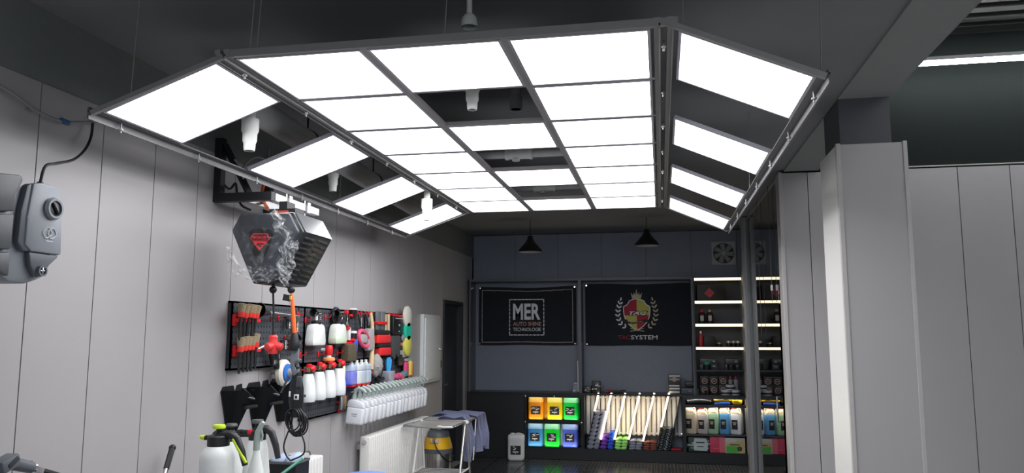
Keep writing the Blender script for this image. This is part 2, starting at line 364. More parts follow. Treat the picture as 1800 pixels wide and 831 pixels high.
# pipework above the canopy
pvc = M('white_pvc', (.78, .8, .76), .4)
def drop(u, v, z, label, h=.14, s=1):
    p = atZ(u, v, z)
    t = thing('pipe_fitting', label, 'pipe', (p.x, p.y, z), 0, 'white pipe drops over the light canopy')
    MB().lathe([(.014 * s, 0), (.021 * s, 0), (.023 * s, .02), (.023 * s, .035), (.028 * s, .05), (.028 * s, .085), (.034 * s, .10), (.034 * s, h), (.02 * s, h + .005)], 16).obj('socket', pvc, t)
    MB().cyl((0, 0, .03), (0, 0, ZC + .012 - z), .02 * s, n=12).obj('riser', pvc, t)
    MB().lathe([(0, .004), (.014 * s, .002)], 12).obj('bore', M('pipe_bore', (.3, .3, .26), .8), t)
drop(438, 265, 2.50, 'white stepped pipe drop hanging through the first empty bay of the wall side wing', .16, 1.25)
drop(585, 336, 2.55, 'short white pipe end showing under the second lit panel of the wall side wing', .12, 1.1)
drop(750, 388, 2.47, 'white stepped pipe drop before the last lit panel of the wall side wing', .17, 1.25)
drop(830, 193, 2.66, 'white pipe drop hanging in the first empty bay of the middle row', .1, 1.1)
p = atZ(825, 52, 2.84)
tag(MB().lathe([(.034, 0), (.034, .02), (.03, .04), (.018, .055), (0, .06)], 16, (p.x, p.y, 2.85)).cyl((p.x, p.y, 2.90), (p.x, p.y, ZC + .012), .012).obj('capped_pipe', pvc), 'small pale domed pipe cap showing above the front edge of the light canopy', 'pipe')
p = atZ(907, 192, 2.74)
tag(MB().cyl((p.x, p.y, 2.74), (p.x, p.y, ZC + .012), .027).cyl((p.x, p.y, 2.74), (p.x, p.y, 2.80), .033).lathe([(.027, 0), (.02, .02), (0, .03)], 14, (p.x, p.y, ZC - .06)).obj('pipe_stub', M('dark_pipe', (.11, .11, .11), .5)), 'dark grey vertical pipe stub beside the white drop in the middle bay', 'pipe')
for (ua, ub, v, z, lab) in ((842, 992, 271, 2.78, 'white horizontal pipe with a tee crossing the second empty bay of the middle row'), (905, 1022, 330, 2.80, 'thin white horizontal pipe with a tee crossing the last empty bay of the middle row')):
    a = atZ((ua + ub) / 2 - 10, v, z); t = thing('cross_pipe', lab, 'pipe', (a.x, a.y, z))
    MB().cyl((-.65, 0, 0), (.62, 0, 0), .026).obj('pipe', M('grey_pvc', (.6, .62, .62), .4), t)
    MB().cyl((-.06, 0, 0), (.10, 0, 0), .034).cyl((.0, 0, -.045), (.0, 0, 0), .026).cyl((-.07, 0, 0), (-.05, 0, 0), .038).cyl((.09, 0, 0), (.11, 0, 0), .038).obj('tee', pvc, t)
    MB().cyl((-.3, 0, 0), (-.27, 0, 0), .034).obj('clamp', M('dark_pipe', (.11, .11, .11), .5), t)
    for x in (-.55, .55): MB().cyl((x, 0, 0), (x, 0, ZC - z + .012), .006).obj('hanger', STEEL(), t)
DA, DB = Vector((-2.10, 3.36, 2.80)), Vector((-2.30, 7.25, 2.80))
t = thing('air_duct', 'grey round air duct running along the wall above the tilted light panels', 'duct', DA)
e = DB - DA
MB().cyl((0, 0, 0), e, .075, n=20).obj('pipe', M('grey_duct', (.55, .55, .54), .4), t)
MB().tube([e + Vector((0, -.02, 0)), e + Vector((-.01, .1, -.002)), e + Vector((-.03, .18, -.02)), e + Vector((-.05, .22, -.07)), e + Vector((-.05, .23, -.12))], .08, 18).obj('elbow', M('grey_duct', (.55, .55, .54), .4), t)
for k in (.28, .62): MB().cyl(e * k, e * k + Vector((0, .03, 0)), .08, n=20).cyl(e * k + Vector((0, .015, 0)), e * k + Vector((0, .015, ZC - 2.80 + .012)), .006).obj('clamp', BLACK(), t)

# linear lamp in the right bay
a = atY(1605, 113, 6.6)
t = thing('strip_light', 'long thin linear strip light under the ribbed ceiling of the right bay', 'light', (1.75, 6.6, a.z))
MB().box((1.7, 0, .03), (3.4, .06, .03)).cyl((.3, 0, .04), (.3, 0, 4.06 - a.z), .006).cyl((2.9, 0, .04), (2.9, 0, 4.06 - a.z), .006).obj('housing', WHITE(), t)
MB().box((1.7, 0, .0), (3.38, .05, .028), .006).obj('diffuser', M('strip_diffuser', (.97, .97, 1), .5, emit=22, var=0), t)
for yy, w_ in ((3.6, 'second'), (1.2, 'third')): dup(t, (1.75, yy, a.z), 0, w_ + ' strip light of the right bay, added out of view to brighten its end wall')  # two unseen strips, added to brighten the right wall
# black pendant lamps near the back wall
for i, (u, v) in enumerate(((932, 443), (1137, 432))):
    p = atY(u, v, 9.4); t = thing('pendant_lamp', 'black cone pendant lamp hanging over the ' + ('left hand banner with the square logo' if i == 0 else 'banner with the crest'), 'lamp', p, 0, 'black pendant lamps at the back wall')
    MB().lathe([(.142, 0), (.146, .004), (.14, .03), (.06, .12), (.035, .16), (.03, .2), (0, .2)], 28).obj('lamp_shade', M('shade_black', (.014, .015, .017), .35), t)
    MB().lathe([(.141, .001), (.058, .117), (0, .15)], 28).obj('shade_lining', M('shade_white', (.5, .5, .5), .6), t)
    MB().ball((0, 0, .07), .03).obj('bulb', WHITE(), t)
    MB().cyl((0, 0, .2), (0, 0, ZC + .012 - p.z), .005, n=6).obj('cord', BLACK(), t)

# ================================================================== BACK WALL DISPLAY
brd = GLOSSBLK()
frm = M('frame_slate', (.11, .12, .14), .35)
CT = BW(1000, 690, 1001, 692, YF)[0].z                       # top of the counter
BY = 10.62                                                   # back board the banners hang on
def bx(u, v=600, y=YF): return atY(u, v, y).x
def bz(v, u=1100, y=YF): return atY(u, v, y).z
LEDW = lambda: M('led_warm', (1, .88, .68), .5, emit=7, var=0)
TOPZ = bz(490)
X0, X1, X2, X3 = XL + .03, bx(1019), bx(1221), 1.03
t = thing('wall_display_frame', 'dark framed back board with two bays behind the banners', 'display', (0, 0, 0))
MB().span((X0, YF + .02, TOPZ - .012), (X2, YB - .002, TOPZ + .02)).obj('top_board', frm, t)
for x, w in ((X0 + .012, .024), (X1, .04), (X2 - .012, .03)): MB().span((x - w / 2, YF + .03, CT + .005), (x + w / 2, YB - .002, TOPZ - .012)).obj('side_board', frm, t)
for a, b in ((X0 + .024, X1 - .02), (X1 + .02, X2 - .03)): MB().span((a, BY, CT + .005), (b, YB - .002, TOPZ - .012)).obj('back_board', M('back_board', (.19, .215, .27), .42, var=.1), t)
# banners
def banner(name, label, u0, v0, u1, v1, sag):
    c, w, h = BW(u0, v0, u1, v1, BY - .03)
    t = thing(name, label, 'banner', c)
    f = lambda x, z: z - sag * (1 - (2 * x / w) ** 2) * (.5 + z / h) - .004 * math.sin(7 * x + z * 3)
    cl = lambda a, b: (lambda x, z: (x, .004 * math.sin(5 * x + 2 * z) + .002 * math.sin(13 * x - 9 * z), f(x, z)))((a - .5) * w, (b - .5) * h)
    MB().grid(cl, 30, 18, .003).obj('cloth', M('banner_cloth', (.032, .038, .051), .7, var=.1, scale=6), t)
    for sx in (-1, 1):
        for sz in (-1, 1):
            x, z = sx * (w / 2 - .018), sz * (h / 2 - .018)
            MB().cyl((x, -.012, f(x, z)), (x, .03, f(x, z)), .011, n=12).obj('eyelet', CHROME(), t)
    return t, w, h, f
white = M('print_white', (.82, .84, .86), .7)
t, w, h, f = banner('logo_banner', 'black banner with a thin pale border and a square white logo', 842, 503, 1013, 606, .02)
def ring(name, x0, z0, x1, z1, wd, mat, parent, f, y=-.012):
    mb = MB()
    pts = []
    for (ax, az, bx_, bz_) in ((x0, z0, x1, z0), (x1, z0, x1, z1), (x1, z1, x0, z1), (x0, z1, x0, z0)):
        for k in range(9): pts.append((lerp(ax, bx_, k / 9), lerp(az, bz_, k / 9)))
    n = len(pts)
    cx, cz = (x0 + x1) / 2, (z0 + z1) / 2
    for k in range(n):
        a, b = pts[k], pts[(k + 1) % n]; d = Vector((b[0] - a[0], b[1] - a[1]))
        A, B = (a[0], y, f(*a)), (b[0], y, f(*b)); mb.box([(A[i] + B[i]) / 2 for i in range(3)], (d.length + wd if abs(d.x) > abs(d.y) else wd, .002, wd if abs(d.x) > abs(d.y) else d.length + wd + .004))
    return mb.obj(name, mat, parent)
px = w / 171
ring('border', -w / 2 + 6 * px, -h / 2 + 5 * px, w / 2 - 6 * px, h / 2 - 6 * px, .009, M('print_pink', (.5, .43, .43), .7), t, f)
Z = lambda v: h / 2 - (v - 503) * px * 1.0
Xp = lambda u: (u - 927.5) * px
ring('logo_frame', Xp(897), Z(587), Xp(957), Z(526), .013, white, t, lambda x, z: z)
lettering('MER', Xp(951) - Xp(903), Z(533) - Z(561), white, t, (Xp(927), -.012, Z(547)), bold=.03)
lettering('AUTO SHINE', Xp(952) - Xp(903), Z(564.5) - Z(571.5), M('print_salmon', (.55, .30, .25), .7), t, (Xp(927.5), -.012, Z(568)), bold=.02)
lettering('TECHNOLOGIE', Xp(952) - Xp(903), Z(574.5) - Z(580.5), white, t, (Xp(927.5), -.012, Z(577.5)))
t, w, h, f = banner('crest_banner', 'black banner with a red and yellow crest in a laurel wreath', 1029, 498, 1219, 607, .008)
px = w / 190
Z = lambda v: h / 2 - (v - 498) * px
Xp = lambda u: (u - 1124) * px
red_p, yel_p, gold = M('print_red', (.42, .02, .045), .7), M('print_yellow', (.55, .52, .12), .7), M('print_gold', (.55, .5, .38), .7)
def flat(name, pts, mat, y, parent=None): return MB().prism([(Xp(u), Z(v)) for u, v in pts], y - .0012, y + .0004).obj(name, mat, parent or t)
# shield: crop pixels (scale 5.933 from 1020,480)
K = lambda pts: [(1020 + a / 5.933, 480 + b / 5.933) for a, b in pts]
half = [(597, 272), (560, 280), (525, 292), (515, 312), (500, 335), (463, 355), (463, 400), (470, 450), (490, 505), (530, 550), (570, 580), (597, 592)]
mir = lambda pts: [(1194 - a, b) for a, b in pts]
flat('shield_rim', K([(597, 264), (555, 273), (518, 286), (507, 308), (493, 329), (455, 349), (455, 402), (462, 454), (484, 511), (526, 557), (568, 588), (597, 601)] + mir([(568, 588), (526, 557), (484, 511), (462, 454), (455, 402), (455, 349), (493, 329), (507, 308), (518, 286), (555, 273)])), white, -.011)
flat('shield_quarter', K([(597, 272), (560, 280), (525, 292), (515, 312), (500, 335), (463, 355), (463, 400), (468, 443), (597, 443)]), red_p, -.0135)
flat('shield_quarter', K(mir([(597, 272), (560, 280), (525, 292), (515, 312), (500, 335), (463, 355), (463, 400), (468, 443), (597, 443)])), yel_p, -.0135)
flat('shield_quarter', K([(597, 443), (468, 443), (490, 505), (530, 550), (570, 580), (597, 592)]), yel_p, -.0135)
flat('shield_quarter', K(mir([(597, 443), (468, 443), (490, 505), (530, 550), (570, 580), (597, 592)])), red_p, -.0135)
flat('crown', K([(550, 266), (538, 205), (565, 235), (568, 200), (585, 230), (597, 162), (609, 230), (626, 200), (629, 235), (656, 205), (644, 266)]), gold, -.012)
blk = M('print_black', (.012, .012, .014), .6)
flat('ribbon', K([(450, 488), (500, 486), (498, 508), (560, 512), (620, 498), (680, 484), (735, 490), (728, 518), (690, 514), (640, 516), (560, 534), (496, 528), (452, 512)]), blk, -.0155)
lettering('TAC', .27, .068, M('print_black', (.012, .012, .014), .6), t, (Xp(1122.5), -.0158, Z(551)), bold=.09, shear=.25)
lettering('TAC', .24, .05, white, t, (Xp(1122.5), -.0172, Z(551)), bold=.03, shear=.25)
o = lettering('PROFESSIONAL', .16, .014, gold, t, (Xp(1120), -.0172, Z(566.3)), bold=.01); o.rotation_euler = (0, R(-5), 0)
for s in (1, -1):
    lm = MB(); sp = [(480, 570), (440, 540), (415, 500), (402, 455), (400, 410), (408, 365), (420, 325), (428, 292)]
    for k, (a, b) in enumerate(sp):
        for q in ((-1, 1) if k < 7 else (0,)):
            ang = math.atan2(sp[max(k - 1, 0)][1] - sp[min(k + 1, 7)][1], sp[min(k + 1, 7)][0] - sp[max(k - 1, 0)][0]) + q * .75
            ca, cb = a + 20 * math.cos(ang), b - 20 * math.sin(ang)
            pts = [(ca + 21 * math.cos(th) * math.cos(ang) + 8.5 * math.sin(th) * math.sin(ang), cb - 21 * math.cos(th) * math.sin(ang) + 8.5 * math.sin(th) * math.cos(ang)) for th in [2 * PI * j / 10 for j in range(10)]]
            pts = K(pts if s == 1 else mir(pts)); lm.prism([(Xp(u), Z(v)) for u, v in pts], -.0125 - .0004 * (k % 2), -.0105)
    lm.obj('laurel', white if s == 1 else gold, t)
    st = [(670, 606), (600, 598), (530, 575), (528, 582), (598, 606), (668, 613)]
    flat('stem', K(st if s == 1 else mir(st)), gold, -.0125)
lettering('TAC', Xp(1108) - Xp(1086.5), .055, red_p, t, (Xp(1097.5), -.012, Z(593.5)))
lettering('SYSTEM', Xp(1156) - Xp(1109.5), .055, white, t, (Xp(1132.7), -.012, Z(593.5)), bold=.008)

# ---- lower cabinets
def cab(name, label, x0, x1, z0, z1, mat=None, y0=YF, **kw):
    t = thing(name, label, 'cabinet', (0, 0, 0)); m = mat or brd; th = .022
    MB().span((x0, y0, z0), (x0 + th, YB - .002, z1)).obj('side_board', m, t); MB().span((x1 - th, y0, z0), (x1, YB - .002, z1)).obj('side_board', m, t)
    MB().span((x0 + th, y0, z1 - th), (x1 - th, YB - .002, z1)).obj('top_board', m, t)
    MB().span((x0 + th, YB - .02, z0), (x1 - th, YB - .002, z1 - th)).obj('back_board', m, t)
    return t
KZ = bz(792)                                                # top of the plinth
LX0, LX1 = bx(843), bx(921)
t = thing('base_cabinet', 'plain black board cabinet front beside the lit jug shelves', 'cabinet', (0, 0, 0))
MB().span((XL + .03, YF + .002, 0), (LX1 - .002, YB - .002, CT - .02)).obj('front_panel', M('black_front', (.014, .0155, .019), .42), t)
tag(MB().span((XL + .03, YF - .01, CT - .02), (1.02, BY + .04, CT + .004)).obj('countertop', M('counter_black', (.018, .019, .022), .3)), 'long black countertop running below the two banners', 'countertop')
tag(MB().span((LX1, YF + .004, 0), (1.02, YB - .002, KZ)).obj('plinth', M('black_front', (.014, .0155, .019), .42)), 'black plinth board along the floor under the shelves', 'plinth')
J0, J1 = LX1, bx(1023)
t = cab('jug_cabinet', 'black two tier cabinet holding six bright jugs', J0, J1, KZ, CT - .021)
MZ = bz(743)
MB().span((J0 + .022, YF, MZ - .018), (J1 - .022, YB - .02, MZ)).obj('shelf_board', brd, t)
MB().span((J0 + .022, YF + .01, KZ), (J1 - .022, YB - .02, KZ + .004)).obj('shelf_board', brd, t)
for z in (CT - .043, MZ - .018):
    MB().span((J0 + .022, YF, z - .014), (J1 - .022, YF + .012, z)).obj('lip', brd, t)
    MB().span((J0 + .03, YF + .014, z - .008), (J1 - .03, YF + .03, z - .001)).obj('light_strip', M('led_jug', (1, .92, .8), .5, emit=7, var=0), t)
for z in (MZ, KZ + .004):
    MB().span((J0 + .022, YF - .004, z - .004), (J1 - .022, YF + .004, z + .022)).obj('lip', brd, t)
    MB().span((J0 + .03, YF + .008, z + .001), (J1 - .03, YF + .03, z + .007)).obj('light_strip', M('led_jug_low', (1, .92, .8), .5, emit=12, var=0), t)
clip = MB().ball((0, 0, 0), .013, 10).mesh('clip'); clip.materials.append(CHROME())  # chrome beads stand in for the bright LED dots at the cabinet corners
for x, z in ((J0 + .016, CT - .04), (J0 + .016, MZ - .01), (J1 - .016, MZ - .01), (J0 + .4, CT - .04)):
    o = link('led_dot', clip, None, t); o.location = (x, YF - .004, z)
# jugs
def jug_mesh():
    W_, H_, D_ = .20, .318, .15
    prof = lambda z0, z1: MB().box((0, 0, (z0 + z1) / 2), (W_, D_, z1 - z0), .03, 4)
    body = MB().box((0, 0, H_ / 2), (W_, D_, H_), .035, 5)
    bmb = body.bm
    res = bmesh.ops.bisect_plane(bmb, geom=bmb.verts[:] + bmb.edges[:] + bmb.faces[:], plane_co=(0, 0, H_ * .74), plane_no=(0, 0, 1))
    lo = MB(); lo.bm = bmb.copy(); up = MB(); up.bm = bmb
    for mb, keep in ((lo, -1), (up, 1)):
        d = [fc for fc in mb.bm.faces if (fc.calc_center_median().z - H_ * .74) * keep < 0]
        bmesh.ops.delete(mb.bm, geom=d, context='FACES')
    up.tube([(-.01, -.02, H_ - .004), (.01, -.02, H_ + .006), (.05, -.02, H_ + .006), (.07, -.02, H_ - .01)], .009, 8)
    return lo.mesh('body'), up.mesh('shoulder')
JLO, JUP = jug_mesh()
LABEL_BLK = M('label_black', (.016, .014, .016), .5)
LABM = MB().box((0, 0, 0), (.125, .002, .105), .0008, 1).mesh('sticker')
CAPM = MB().cyl((0, 0, 0), (0, 0, .012), .024, n=16).mesh('cap')
def jug(label, loc, col, upcol, rz=0, seed=0, s=1, glow=0, capcol=(.75, .77, .78)):
    t = thing('jug', label, 'jug', loc, rz, 'liquid jugs with black labels'); t.scale = (s, s, s)
    nm = 'liquid_%.2f_%.2f_%.2f' % col
    m = M(nm, col, .25, sss=.6, var=.03); mu = M('shoulder_%.2f_%.2f_%.2f' % upcol, upcol, .3, sss=.6, var=.03)
    a = bpy.data.objects.new('body', JLO.copy()); COL.objects.link(a); a.parent = t; a.data.materials.append(m)
    b = bpy.data.objects.new('shoulder', JUP.copy()); COL.objects.link(b); b.parent = t; b.data.materials.append(mu); b['label'] = 'paler empty upper end of jug'
    c = bpy.data.objects.new('cap', CAPM.copy()); COL.objects.link(c); c.parent = t; c.location = (-.045, .01, .314); c.data.materials.append(M('cap_%.2f' % capcol[0], capcol, .4))
    l = bpy.data.objects.new('sticker', LABM.copy()); COL.objects.link(l); l.parent = t; l.location = (.0, -.0755, .13); l.data.materials.append(LABEL_BLK); l['label'] = 'square black label with white print'
    r = random.Random(seed); g = MB()
    g.box((0, -.0015, -.02), (.07, .0012, .012)).box((0, -.0015, -.036), (.012, .0012, .007))
    for k in range(5): g.box((r.uniform(-.045, .045), -.0015, r.uniform(.005, .04)), (r.uniform(.015, .045), .0012, r.uniform(.004, .011)), rot=Matrix.Rotation(r.uniform(-.5, .5), 3, 'Y'))
    g.obj('print', M('label_white', (.75, .75, .75), .5), l)
    return t
def jug_at(u, v, label, col, upcol, seed, rz=0, zfloor=None):
    p = atY(u, v, YF + .11); return jug(label, (p.x, YF + .145, zfloor), col, upcol, rz, seed)
z1, z2 = MZ, KZ + .004
OR, YE, GR, BL, VI = (.95, .30, .005), (.95, .66, .01), (.01, .75, .08), (.06, .28, .62), (.10, .16, .68)
jug_at(942, 740, 'orange jug with black label on the upper shelf', OR, (1, .55, .12), 1, R(3), z1)
jug_at(975.5, 740, 'yellow jug with black label on the upper shelf', YE, (1, .8, .2), 2, 0, z1)
jug_at(1005, 740, 'green jug on the upper shelf beside the yellow jug', GR, (.3, .9, .45), 3, R(-14), z1)
jug_at(941, 790, 'light blue jug on the lower shelf under the orange jug', BL, (.35, .6, .85), 4, 0, z2)
jug_at(971, 790, 'bright green jug on the lower shelf between two blue jugs', (.01, .78, .04), (.35, .88, .5), 5, R(-4), z2)
jug_at(1003, 790, 'violet blue jug on the lower shelf under the green jug', VI, (.35, .5, .88), 6, R(-6), z2)
p = atZ(906, 810, 0); jug('white jug with black label standing alone on the dark floor', (p.x, p.y + .06, 0), (.78, .78, .79), (.74, .76, .78), R(4), 8, 1.05)
# second row of plain jugs behind, upper shelf and lower shelf
def back_jug(x, z, col, label):
    t = thing('jug', label, 'jug', (x, YF + .28, z), 0, 'plain jugs behind the front row')
    a = bpy.data.objects.new('body', JLO.copy()); COL.objects.link(a); a.parent = t; a.data.materials.append(M('liquid_%.2f_%.2f_%.2f' % col, col, .25, sss=.35, var=.03))
    b = bpy.data.objects.new('shoulder', JUP.copy()); COL.objects.link(b); b.parent = t; b.data.materials.append(M('liquid_%.2f_%.2f_%.2f' % col, col, .25, sss=.35, var=.03))
back_jug(bx(957), z1, (.97, .45, .02), 'plain amber jug behind the gap between the orange and yellow jugs')
back_jug(bx(988), z1, (.9, .7, .05), 'plain yellow jug behind the gap between the yellow and green jugs')
back_jug(bx(958), z2, (.55, .75, .85), 'pale blue jug behind the gap between light blue and green jugs')
back_jug(bx(988), z2, (.6, .72, .85), 'pale jug behind the gap between green and violet jugs')

# ---- towel rack with lit dividers and a radiator behind
T0, T1 = J1, bx(1199)
RZ0, RZ1 = bz(764, y=YF + .25), CT - .03
t = thing('radiator', 'white column radiator showing behind the slanted lit dividers', 'radiator', (0, 0, 0))
fm = MB().box((0, 0, (RZ1 - RZ0) / 2), (.057, .05, RZ1 - RZ0), .022, 3).mesh('radiator_fin'); fm.materials.append(M('radiator_white', (.82, .81, .78), .35))
n = 19
for k in range(n):
    o = link('radiator_fin', fm, None, t); o.location = (T0 + .05 + (T1 - T0 - .1) * k / (n - 1), YF + .22, RZ0)
MB().cyl((T0 + .03, YF + .22, RZ1 - .03), (T1 - .04, YF + .22, RZ1 - .03), .014).cyl((T0 + .03, YF + .22, RZ0 + .03), (T1 - .02, YF + .22, RZ0 + .03), .014).obj('header', M('radiator_white', (.82, .81, .78), .35), t)
MB().cyl((T1 - .06, YF + .22, RZ0 + .03), (T1 - .005, YF + .22, RZ0 + .03), .02).box((T1 - .03, YF + .20, RZ0 + .03), (.03, .05, .03), .006).obj('valve', CHROME(), t)
t = thing('towel_rack', 'black towel rack with slanted dividers edged in bright light', 'rack', (0, 0, 0))
MB().span((T0 + .002, YF, KZ), (T0 + .02, YB - .08, CT - .021)).span((T0 + .02, YF, KZ), (T1 - .024, YF + .34, KZ + .012)).obj('base_board', brd, t)
MB().span((T1 - .022, YF, KZ), (T1, YB - .002, CT - .021)).obj('side_board', brd, t)
def seg(u0, v0, u1, v1, wd, y0, y1, name, mat, par, extra=0):
    a, b = atY(u0, v0, y0), atY(u1, v1, y0)
    d = Vector((b.x - a.x, 0, b.z - a.z)); nrm = Vector((-d.z, 0, d.x)).normalized() * wd / 2
    return MB().prism([(a.x + nrm.x, a.z + nrm.z), (b.x + nrm.x, b.z + nrm.z), (b.x - nrm.x, b.z - nrm.z), (a.x - nrm.x, a.z - nrm.z)], y0, y1).obj(name, mat, par)
DV = [((1052, 691), (1029, 794), 722), ((1074.5, 691), (1051, 794), 772), ((1099, 691), (1075, 794), 772), ((1124.5, 691), (1100, 794), 772), ((1150, 691), (1126, 794), 775), ((1176, 691), (1152, 794), 750), ((1197, 691), (1180, 775), None)]
for (a, b, ve) in DV:
    d = seg(*a, *b, .008, YF + .012, YF + .2, 'divider', brd, t)
    if ve:
        k = (ve - a[1]) / (b[1] - a[1]); seg(*a, lerp(a[0], b[0], k), ve, .02, YF - .004, YF + .06, 'light_strip', M('led_cool', (1, .82, .58), .5, emit=5, var=0), d)
# rolled towels
roll = MB()
roll.lathe([(0, -.11), (.012, -.108), (.014, -.103), (.02, -.108), (.022, -.102), (.029, -.107), (.033, -.1), (.033, .1), (.02, .108), (0, .11)], 16, rot=Matrix.Rotation(PI / 2, 3, 'X'))
rollm = roll.mesh('towel_roll')
ORD = 'first second third fourth fifth sixth seventh eighth ninth tenth eleventh twelfth thirteenth fourteenth fifteenth sixteenth seventeenth eighteenth'.split()
def rolls(u, v0, v1, n, two, col, word, lean=1.0):
    m = M('towel_' + word.replace(' ', '_'), col, .95, bump=.6, scale=60)
    me = rollm.copy(); me.materials.append(m)
    top, bot = bz(v0), KZ + .012
    rr = (top - bot) / n / 2
    for k in range(n):
        z = bot + rr * (2 * k + 1); v = lerp(794, v0, (k + .5) / n)
        uc = u + (794 - v) * (23 / 103) * lean
        for j in ((-1, 1) if two else (0,)):
            o = link('rolled_towel', me, None); x = bx(uc) + j * .040
            o.location = (x, YF + .125, z); o.scale = (1.25 if two else 1.3, 1, 1.14 * rr / .033); o.rotation_euler = (0, rnd.uniform(-.2, .2), 0)
            tag(o, '%s rolled towel in the %s row from the bottom%s' % (word, ORD[k], (', left of its pair', '', ', right of its pair')[j + 1]) if n > 1 else word, 'towel', word + ' rolled towels')
rolls(1039.5, 723, 794, 9, True, (.24, .26, .34), 'slate grey', .95)
rolls(1056.5, 765, 794, 4, False, (.16, .05, .42), 'purple', 1)
rolls(1069.5, 760, 794, 5, False, (.03, .11, .7), 'royal blue', .6)
rolls(1087.5, 770, 794, 4, True, (.36, .85, .22), 'lime green', .6)
rolls(1112.5, 773, 794, 4, True, (.25, .28, .37), 'blue grey', .6)
rolls(1137.5, 775, 794, 4, True, (.22, .075, .055), 'brown', .6)
for k in range(9):
    v = 792 - k * 4.7; c = bx(1163 + (794 - v) * .22)
    mb = MB().box((0, 0, 0), (.165, .2, .031), .014, 3)
    pat = M('towel_pattern', (.03, .034, .038), .9)
    if k == 0:
        nt = pat.node_tree; b = nt.nodes['Principled BSDF']; tc = nt.nodes.new('ShaderNodeTexCoord'); vo = nt.nodes.new('ShaderNodeTexNoise'); vo.inputs['Scale'].default_value = 42
        rp = nt.nodes.new('ShaderNodeValToRGB'); rp.color_ramp.interpolation = 'CONSTANT'; rp.color_ramp.elements[0].color = (.012, .014, .017, 1); rp.color_ramp.elements[1].position = .57; rp.color_ramp.elements[1].color = (.4, .44, .46, 1)
        nt.links.new(tc.outputs['Object'], vo.inputs[0]); nt.links.new(vo.outputs['Fac'], rp.inputs[0]); nt.links.new(rp.outputs[0], b.inputs['Base Color'])
    o = mb.obj('folded_towel', pat); o.location = (c + rnd.uniform(-.006, .006), YF + .12, KZ + .028 + k * .031)
    tag(o, 'black and white patterned folded towel, %s from the bottom of its stack' % ORD[k], 'towel', 'patterned folded towels')
p = BW(1180, 792, 1196, 798, YF + .08); o = MB().box((0, 0, .012), (.13, .14, .024), .01, 3).obj('folded_cloth', M('cloth_red', (.5, .03, .06), .9)); o.location = (p[0].x + .005, YF + .11, KZ + .012); tag(o, 'small red folded cloth beside the patterned towel stack', 'cloth')

# ---- things on the counter
def put(name, label, cat, u0, v0, u1, v1, y, depth, mat, bev=.004, group=None, z=None):
    c, w, h = BW(u0, v0, u1, v1, y); zz = c.z - h / 2 if z is None else z
    t = thing(name, label, cat, (c.x, y + depth / 2, zz), 0, group)
    MB().box((0, 0, h / 2), (w, depth, h), bev).obj('body', mat, t); return t, w, h
CZ = CT + .004
bk = M('carton_black', (.02, .02, .022), .4)
def mark(t, w, h, d, seed, col=(.7, .7, .68), n=5, zc=.5, spread=.4):
    r = random.Random(seed); g = MB()
    for k in range(n): g.box((r.uniform(-w * spread, w * spread), -d / 2 - .0008, h * zc + r.uniform(-h * .3, h * .3)), (r.uniform(w * .15, w * .4), .0012, r.uniform(h * .04, h * .12)))
    g.obj('print', M('print_%.2f_%.2f' % (col[0], col[2]), col, .5), t)
t, w, h = put('box', 'small black box with white print at the left end of the towel counter', 'box', 1026, 676, 1039, 688, YF + .05, .1, bk, z=CZ); mark(t, w, h, .1, 3)
t, w, h = put('box', 'taller black box with white print beside the small one on the counter', 'box', 1040, 667, 1055, 688, YF + .05, .1, bk, z=CZ); mark(t, w, h, .1, 5)
t = thing('hand_tool', 'black and dark red hand tool lying on the towel counter', 'tool', (bx(1080), YF + .1, CZ))
MB().box((.03, 0, .018), (.2, .05, .03), .012, 3).box((.10, 0, .02), (.06, .07, .04), .012, 3).obj('body', BLACK(), t)
MB().cyl((-.12, 0, .022), (-.06, 0, .022), .022).obj('collar', M('tool_red', (.3, .02, .03), .4), t)
MB().tube([(-.1, -.02, .02), (-.03, -.05, .008), (.06, -.06, .008), (.14, -.05, .006)], .006).obj('cord', BLACK(), t)
ang = [0, .04, -.03, .05]
for k, (v0, v1, lab) in enumerate(((683, 689.5, 'white and grey carton at the foot of the stack on the counter'), (677.5, 683, 'white and grey carton second from the foot of the stack'), (672.5, 677.5, 'white and grey carton third from the foot of the stack'), (655, 672.5, 'black and silver carton with round emblem on top of the stack'))):
    zz = CZ + (0, .046, .085, .122)[k]
    c, w, h = BW(1175, v0, 1195, v1, YF + .04); hh = (.044, .037, .035, .125)[k]
    t = thing('carton', lab, 'box', (c.x, YF + .11, zz + .0005), ang[k]); MB().box((0, 0, hh / 2), (w, .13, hh), .002).obj('body', M('carton_grey', (.10, .105, .11), .5) if k < 3 else M('carton_dark', (.06, .062, .066), .4), t)
    if k < 3: MB().box((.003, -.0655, hh * .62), (w * .9, .0015, hh * .5)).obj('print', M('print_light', (.72, .72, .72), .5), t)
    else:
        MB().box((0, -.0655, hh * .85), (w * .94, .0015, hh * .22)).obj('print', M('print_light2', (.5, .5, .5), .5), t)
        MB().cyl((0, -.067, hh * .5), (0, -.065, hh * .5), .028, n=20).box((0, -.066, hh * .5), (w * .9, .0015, .02)).obj('emblem', M('print_tan', (.45, .33, .26), .5), t)
t, w, h = put('tool_case', 'flat grey blue tool case lying on the counter beside the carton stack', 'case', 1197, 680, 1229, 691, YF + .04, .2, M('case_blue', (.075, .09, .12), .4), .012, z=CZ)
MB().box((0, -.104, h * .55), (.04, .01, .018), .003).obj('latch', M('case_latch', (.3, .33, .36), .35), t)
MB().box((0, -.101, h * .7), (w, .006, .004)).obj('seam', BLACK(), t)
t, w, h = put('tool_case', 'smaller black case stacked on the flat grey blue case', 'case', 1204, 671, 1227, 680, YF + .05, .17, M('case_black', (.02, .022, .028), .4), .01, z=CZ + .093)
MB().box((w * .3, -.087, h * .5), (.02, .006, .02), .002).obj('latch', WHITE(), t)
